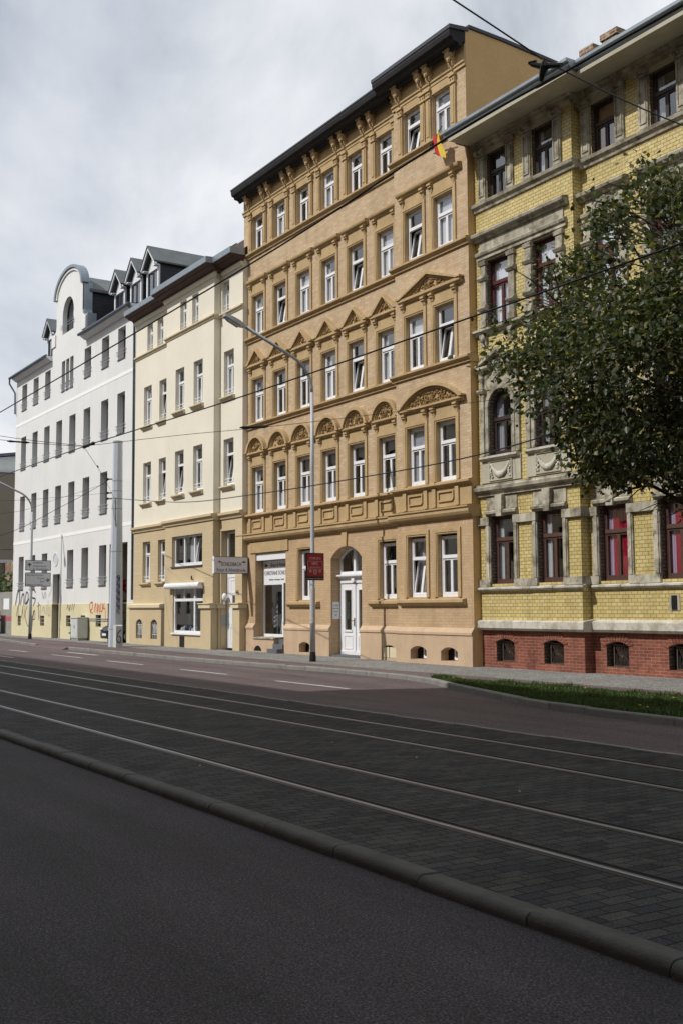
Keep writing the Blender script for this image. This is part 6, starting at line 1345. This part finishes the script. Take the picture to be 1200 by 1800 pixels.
wire('span wire rising from the hanger out of the top of the picture', [(-6.47, 6.2, 6.42), (-6.39, 5.2, 6.585), (-6.2, 0, 7.6), (-6.0, -6.8, 8.9)], .007)
wire('span wire running right from the hanger across the yellow house', [(-6.42, 6.2, 6.37), (-6.73, 8.3, 6.45), (-7.1, 12, 6.75), (-7.8, 20.2, 7.6)], .007)
wire('sagging feeder cable from the mast past the tan first floor', [(TX + .1, TY - .3, 6.68), (-36, 16.2, 5.62), (-28.3, 15, 5.13), (-22.5, 14.9, 5.02), (-17.87, 15, 5.06), (-14.5, 15.0, 5.36), (-9, 14.8, 6.2)], .014)
wire('thin cross-span wire from the yellow house to the contact wire', [(-22.42, 19.95, 7.56), (-23.2, 13.5, 6.38), (-24.4, 11, 6.06), (-26.06, 9.1, 5.85)], .007, [((-22.85, 12.2, 6.14), (-.2, -1, -.1), 1.3)])
wire('upper thin wire from the junction to the left edge', [(-26.06, 9.1, 5.86), (-26.6, 7.1, 6.03), (-27.4, 3, 6.6), (-28.5, -6.8, 8.2)], .007)
wire('lower insulated wire from the junction to the left edge', [(-26.06, 9.1, 5.84), (-26.5, 7.0, 5.92), (-27.4, 3, 6.3), (-28.5, -6.8, 7.6)], .007, [((-26.38, 7.55, 5.88), (-.25, -1, .03), .95)])
wire('steep thin stay wire between junction and mast', [(-26.06, 9.1, 5.83), (-33, 12.2, 5.95), (-41, 15.6, 6.1), (TX + .05, TY - .3, 6.2)], .006, [((-30, 10.9, 5.9), (-.9, .4, .02), .7)])
wire('black feeder wire dropping left from the top mast bracket', [(TX - .27, TY - .35, 7.5), (-46.0, 16.6, 7.1), (-45.6, 15, 6.2), (-44.27, 12, 4.75), (-43.2, 9.1, 4.5)], .011)
wire('upper of the thin wires running left from the mast', [(TX - .27, TY - .35, 6.94), (-45.0, 14.5, 6.5), (-44.39, 12, 6.19), (-43.5, 6.2, 5.9)], .006)
wire('lower of the thin wires running left from the mast', [(TX - .27, TY - .35, 7.4), (-45.0, 14.6, 6.45), (-44.35, 12, 5.65), (-43.5, 6.2, 5.3)], .006)
wire('short wire fixed to the left corner of the white house', [(WL + .05, YW - .03, 5.62), (-72, 17, 5.6), (-74, 9, 5.7)], .014, [((-70.6, 19.6, 5.62), (-.4, -1, 0), 1.0)])

# ================================================================== FAR LEFT BACKGROUND
t = thing('neighbour_building', 'plain taupe gable building beyond the left end of the white house', 'building', (-92, 30, .1))
mb = MB(); mb.box(-108, -85, 21.6, 60, .1, 12.45); mb.build('wall', 'grey_neighbour', t)
mb = MB(); mb.box(-108.1, -84.9, 21.5, 60, 12.451, 12.65); mb.box(-84.99, -84.94, 21.6, 40, 5.35, 5.6); mb.build('coping', 'white_trim', t)
mb = MB(); mb.ext([(22.8, 12.65), (60, 12.65), (60, 15.2), (30, 14.9), (22.8, 13.9)], 'X', -108, -88); rf = mb.build('roof_storey', 'cabinet_l', t)
mb = MB(); mb.ext([(22.4, 13.9), (30, 15.0), (60, 15.3), (60, 15.5), (30, 15.25), (22.4, 14.1)], 'X', -108.3, -87.6); mb.build('roof_edge', 'zinc_dark', rf)
t = thing('concrete_wall', 'low stained concrete wall with a white poster at the far left', 'wall', (-80, 21, .1))
mb = MB()
for k in range(8): mb.box(-70.62 - (k + 1) * 2.4, -70.62 - k * 2.4 - .03, 20.9, 21.1, 1.45, 2.95)
mb.build('panel', 'concrete', t)
mb = MB(); mb.box(-95, -70.6, 20.85, 21.15, .1, 1.449); mb.build('footing', 'concrete', t)
mb = MB(); mb.box(-95, -71.6, 20.84, 20.849, .98, 1.28); mb.build('painted_band', 'red_strip', t)
mb = MB(); mb.box(-75.7, -74.3, 20.885, 20.899, 1.75, 2.5); mb.build('poster', 'white_paint', t)
t = thing('ruined_wall', 'ruined brick wall behind the shrubs at the far left', 'wall', (-80, 26, .1)); mb = MB(); mb.ext([(-96, .1), (-70.7, .1), (-70.7, 4.9), (-73, 5.0), (-75, 5.3), (-78, 4.6), (-83, 5.4), (-96, 5.1)], 'Y', 23.4, 23.8); mb.build('wall', 'chimney', t)
mb = MB()
n = 5200; c = np.stack([RNG.uniform(-90, -70.8, n), RNG.normal(22.3, .35, n), np.abs(RNG.normal(0, 1.0, n))], 1); c[:, 2] = .3 + np.clip(RNG.random(n), 0, 1) * (3.4 + .7 * np.sin(c[:, 0] * 1.7) + .4 * np.sin(c[:, 0] * 4.1))
for p in c:
    q = RNG.random(3) * 6.28; a = Vector((cos(q[0]) * cos(q[1]), sin(q[0]) * cos(q[1]), sin(q[1]))) * .14; b = a.orthogonal().normalized() * .09; p = Vector(p)
    mb.quad(tuple(p - a), tuple(p + b), tuple(p + a), tuple(p - b))
tag(mb.build('shrub', 'ivy', fix=False), 'dense grey green shrub growing behind the concrete wall', 'shrub')
# ================================================================== LIME TREE
TRX, TRY = -11.95, 15.3
tree = thing('lime_tree', 'leafy lime tree on the lawn strip in front of the yellow brick house', 'tree', (TRX, TRY, .1))
# crown radius by height, read as an uneven outline
PZ = np.array([3.75, 4.1, 4.5, 5.0, 5.6, 6.1, 6.6, 7.1, 7.8, 8.4, 8.9, 9.3, 9.6]); PR = np.array([1.0, 2.2, 2.8, 3.05, 3.25, 3.3, 3.05, 2.8, 2.35, 1.85, 1.35, .8, .2])
rr = random.Random(21)
def lobes(az, z): return 1 + .10 * sin(3 * az + 1.3 * z) + .08 * sin(5 * az - 2.1 * z + 1) + .06 * sin(9 * az + 3.3 * z)
limbs = []; tips = []
def lean(z): return -.85 * float(np.clip((z - 6.3) / 2.6, 0, 1))
def sph(az, z, f): r = np.interp(z, PZ, PR) * lobes(az, z) * f; return Vector((TRX + lean(z) + r * cos(az), TRY + r * sin(az), z))
trunk = MB(); trunk.tube([(TRX, TRY, .05), (TRX + .02, TRY, .5), (TRX - .03, TRY + .02, 1.6), (TRX, TRY, 2.6), (TRX + .05, TRY, 4), (TRX - .1, TRY + .05, 6), (TRX - .5, TRY, 8), (TRX - .85, TRY, 9.3)], [.24, .19, .17, .16, .13, .09, .05, .02], 10)
trunk.build('trunk', 'bark', tree, smooth=True)
br = MB()
for i in range(46):
    zs = 2.5 + 5.8 * (i / 46) ** .9; az = i * 2.399 + rr.uniform(-.3, .3); ze = min(9.2, zs + rr.uniform(.5, 1.5)); e_ = sph(az, ze, rr.uniform(.82, .98)); s_ = Vector((TRX + lean(zs) * .8, TRY, zs)); mid = s_.lerp(e_, .5) + Vector((0, 0, rr.uniform(.1, .4)))
    pts = spline([tuple(s_), tuple(mid), tuple(e_)], 4); r0 = .06 * (1 - i / 60); br.tube(pts, [r0 * (1 - k / (len(pts) - 1) * .85) for k in range(len(pts))], 6)
    for k in range(10):
        t = rr.uniform(.3, 1.0); p = Vector(pts[min(len(pts) - 1, int(t * (len(pts) - 1)))]); a2 = az + rr.uniform(-1.1, 1.1); q = p + Vector((cos(a2) * rr.uniform(.4, 1.1), sin(a2) * rr.uniform(.4, 1.1), rr.uniform(-.35, .55)))
        br.tube([tuple(p), tuple(p.lerp(q, .5) + Vector((0, 0, .06))), tuple(q)], [.018, .012, .005], 4)
for x, z0, z1 in ((-1.05, 8.6, 9.95), (-1.5, 8.2, 9.3), (-.35, 8.6, 9.45), (-1.95, 7.9, 9.5)):
    br.tube([(TRX + x * .6, TRY - .3, z0), (TRX + x, TRY - .45, z1)], [.02, .005], 4)
br.build('limbs', 'bark', tree)
CEN = []; 
while len(CEN) < 1900:
    z = 3.75 + 5.85 * RNG.random()
    if z > 7.4 and RNG.random() < .30: continue
    R = np.interp(z, PZ, PR)
    if RNG.random() > (R / 3.75) ** 1.6 + .05: continue
    az = RNG.random() * 2 * pi; f = (1 - RNG.random() ** 2.4 * .85) * RNG.uniform(.86, 1.05)
    p = sph(az, z, f); CEN.append((p.x, p.y, p.z))
for x, z0, z1 in ((-1.05, 9.0, 9.95), (-1.5, 8.6, 9.3), (-.35, 8.9, 9.45), (-1.95, 8.3, 9.5)):
    for k in range(9): q = k / 8; CEN.append((TRX + x, TRY - .45 + RNG.normal(0, .05), z0 + (z1 - z0) * q))
CEN = np.array(CEN); nc = len(CEN)
# drop clumps in some pockets so that the wall behind shows through
pk = np.array([[TRX - 2.1, TRY - .5, 9.0], [TRX - 1.6, TRY, 7.4], [TRX - .9, TRY - 2, 7.9], [TRX - 2.8, TRY - 1.0, 4.9], [TRX - 1.9, TRY - 1.4, 8.5], [TRX + .5, TRY - 1.8, 8.4], [TRX - 1.5, TRY - 1.6, 6.9], [TRX - 1.2, TRY - 2.2, 4.1], [TRX - 2.4, TRY + .6, 8.2]])
keep = np.ones(nc, bool)
for p in pk: keep &= (np.linalg.norm((CEN - p) * np.array([1, .55, 1]), axis=1) > .52)
fld = np.sin(2.3 * CEN[:, 0] + 1.1 * CEN[:, 2]) + np.sin(2.9 * CEN[:, 2] - 1.3 * CEN[:, 1] + .7) + np.sin(2.5 * CEN[:, 1] + 1.7 * CEN[:, 0] + 2.1)
keep &= (fld > np.where(CEN[:, 2] > 7, -.85, -.6)) | (np.arange(nc) >= nc - 36)      # boughs carry the clumps, air between them
CEN = CEN[keep]; nc = len(CEN)
per = RNG.integers(26, 58, nc); per[-30:] = 9
tot = int(per.sum()); idx = np.repeat(np.arange(nc), per)
sp = np.where(idx >= nc - 30, .10, .21)
C0 = CEN[idx] + RNG.normal(0, 1, (tot, 3)) * sp[:, None] * np.array([1, 1, .75])
outd = C0 - np.array([TRX, TRY, 5.6]); outd /= np.linalg.norm(outd, axis=1)[:, None] + 1e-6
ax = outd * .55 + np.array([0, 0, -.45]) + RNG.normal(0, .55, (tot, 3)); ax /= np.linalg.norm(ax, axis=1)[:, None]
sd_ = np.cross(ax, RNG.normal(0, 1, (tot, 3)) + np.array([0, 0, 1.4])); sd_ /= np.linalg.norm(sd_, axis=1)[:, None] + 1e-6
nm = np.cross(ax, sd_); ln = RNG.uniform(.065, .125, tot)[:, None]; wd = ln * RNG.uniform(.36, .46, (tot, 1))
def leafmesh(sel, name, mat, lw=1.0, ll=1.0):
    k = int(sel.sum()); c, a, s, n_, l, w = C0[sel], ax[sel], sd_[sel], nm[sel], ln[sel] * ll, wd[sel] * lw
    v = np.stack([c, c + a * l * .35 + s * w + n_ * w * .35, c + a * l * .75 + s * w * .62 + n_ * w * .2, c + a * l * 1.12, c + a * l * .75 - s * w * .62 + n_ * w * .2, c + a * l * .35 - s * w + n_ * w * .35], 1).reshape(-1, 3) - np.array(ORG[tree.name])
    b = (np.arange(k) * 6)[:, None]; f = np.concatenate([b + np.array([[0, 1, 2, 3]]), b + np.array([[0, 3, 4, 5]])], 1).reshape(-1, 4)
    me = bpy.data.meshes.new(name); me.vertices.add(k * 6); me.vertices.foreach_set('co', v.astype(np.float32).ravel()); me.loops.add(k * 8); me.loops.foreach_set('vertex_index', f.astype(np.int32).ravel()); me.polygons.add(k * 2); me.polygons.foreach_set('loop_start', np.arange(0, k * 8, 4, dtype=np.int32)); me.polygons.foreach_set('loop_total', np.full(k * 2, 4, np.int32)); me.update(calc_edges=True); me.validate()
    me.materials.append(M[mat]); o = bpy.data.objects.new(name, me); COL.objects.link(o); o.parent = tree; ORG[o.name] = ORG[tree.name]; return o
isb = RNG.random(tot) < .13
leafmesh(~isb, 'crown', 'leaf'); leafmesh(isb, 'seed_bracts', 'bract', .55, 1.0)

# ================================================================== HOUSES ACROSS THE STREET (behind the viewer: they shade the road and mirror in the panes)
def opposite(x0, x1, h, ridge, label, mat):
    t = thing('street_house', label, 'house', ((x0 + x1) / 2, -7, 0), 'houses across the street behind the viewer'); ops = []
    n = int((x1 - x0) / 2.2); 
    for i in range(n):
        xc = x0 + (i + .5) * (x1 - x0) / n
        for k in range(5):
            if 1 + k * 3.5 + 2.2 < h: ops.append((xc - .5, xc + .5, 1.2 + k * 3.5, 3.2 + k * 3.5, .2, 0))
    mb = MB(); wall(mb, x0, x1, 0, h, 7.0, ops); mb.v = [(x, -y, z) for x, y, z in mb.v]
    mb.quad((x0, -7, 0), (x0, -18, 0), (x0, -18, h), (x0, -7, h)); mb.quad((x1, -7, 0), (x1, -18, 0), (x1, -18, h), (x1, -7, h)); mb.quad((x0, -18, 0), (x1, -18, 0), (x1, -18, h), (x0, -18, h)); mb.build('wall', mat, t)
    mb = MB(); mb.ext([(-6.6, h), (-8.6, ridge), (-16.4, ridge), (-18.4, h)], 'X', x0, x1); mb.build('roof', 'roof_tile', t)
    mb = MB(); mb.quad((x0 + .1, -7.21, .1), (x1 - .1, -7.21, .1), (x1 - .1, -7.21, h - .2), (x0 + .1, -7.21, h - .2)); mb.build('window_panes', 'car_glass', t)
opposite(-120, -52, 14.5, 18.2, 'long low plastered house across the street, farthest to the left behind the viewer', 'cream')
opposite(-51.9, -24.6, 18.0, 22.6, 'middle plastered house across the street behind the viewer', 'cream_low')
opposite(-24.5, 40, 21.0, 26.4, 'tall brick house across the street right behind the viewer', 'tan_brick')
sheet('near_pavement', [(-260, -7.2), (140, -7.2), (140, -3.0), (-260, -3.0)], 0.11, 'mosaic')
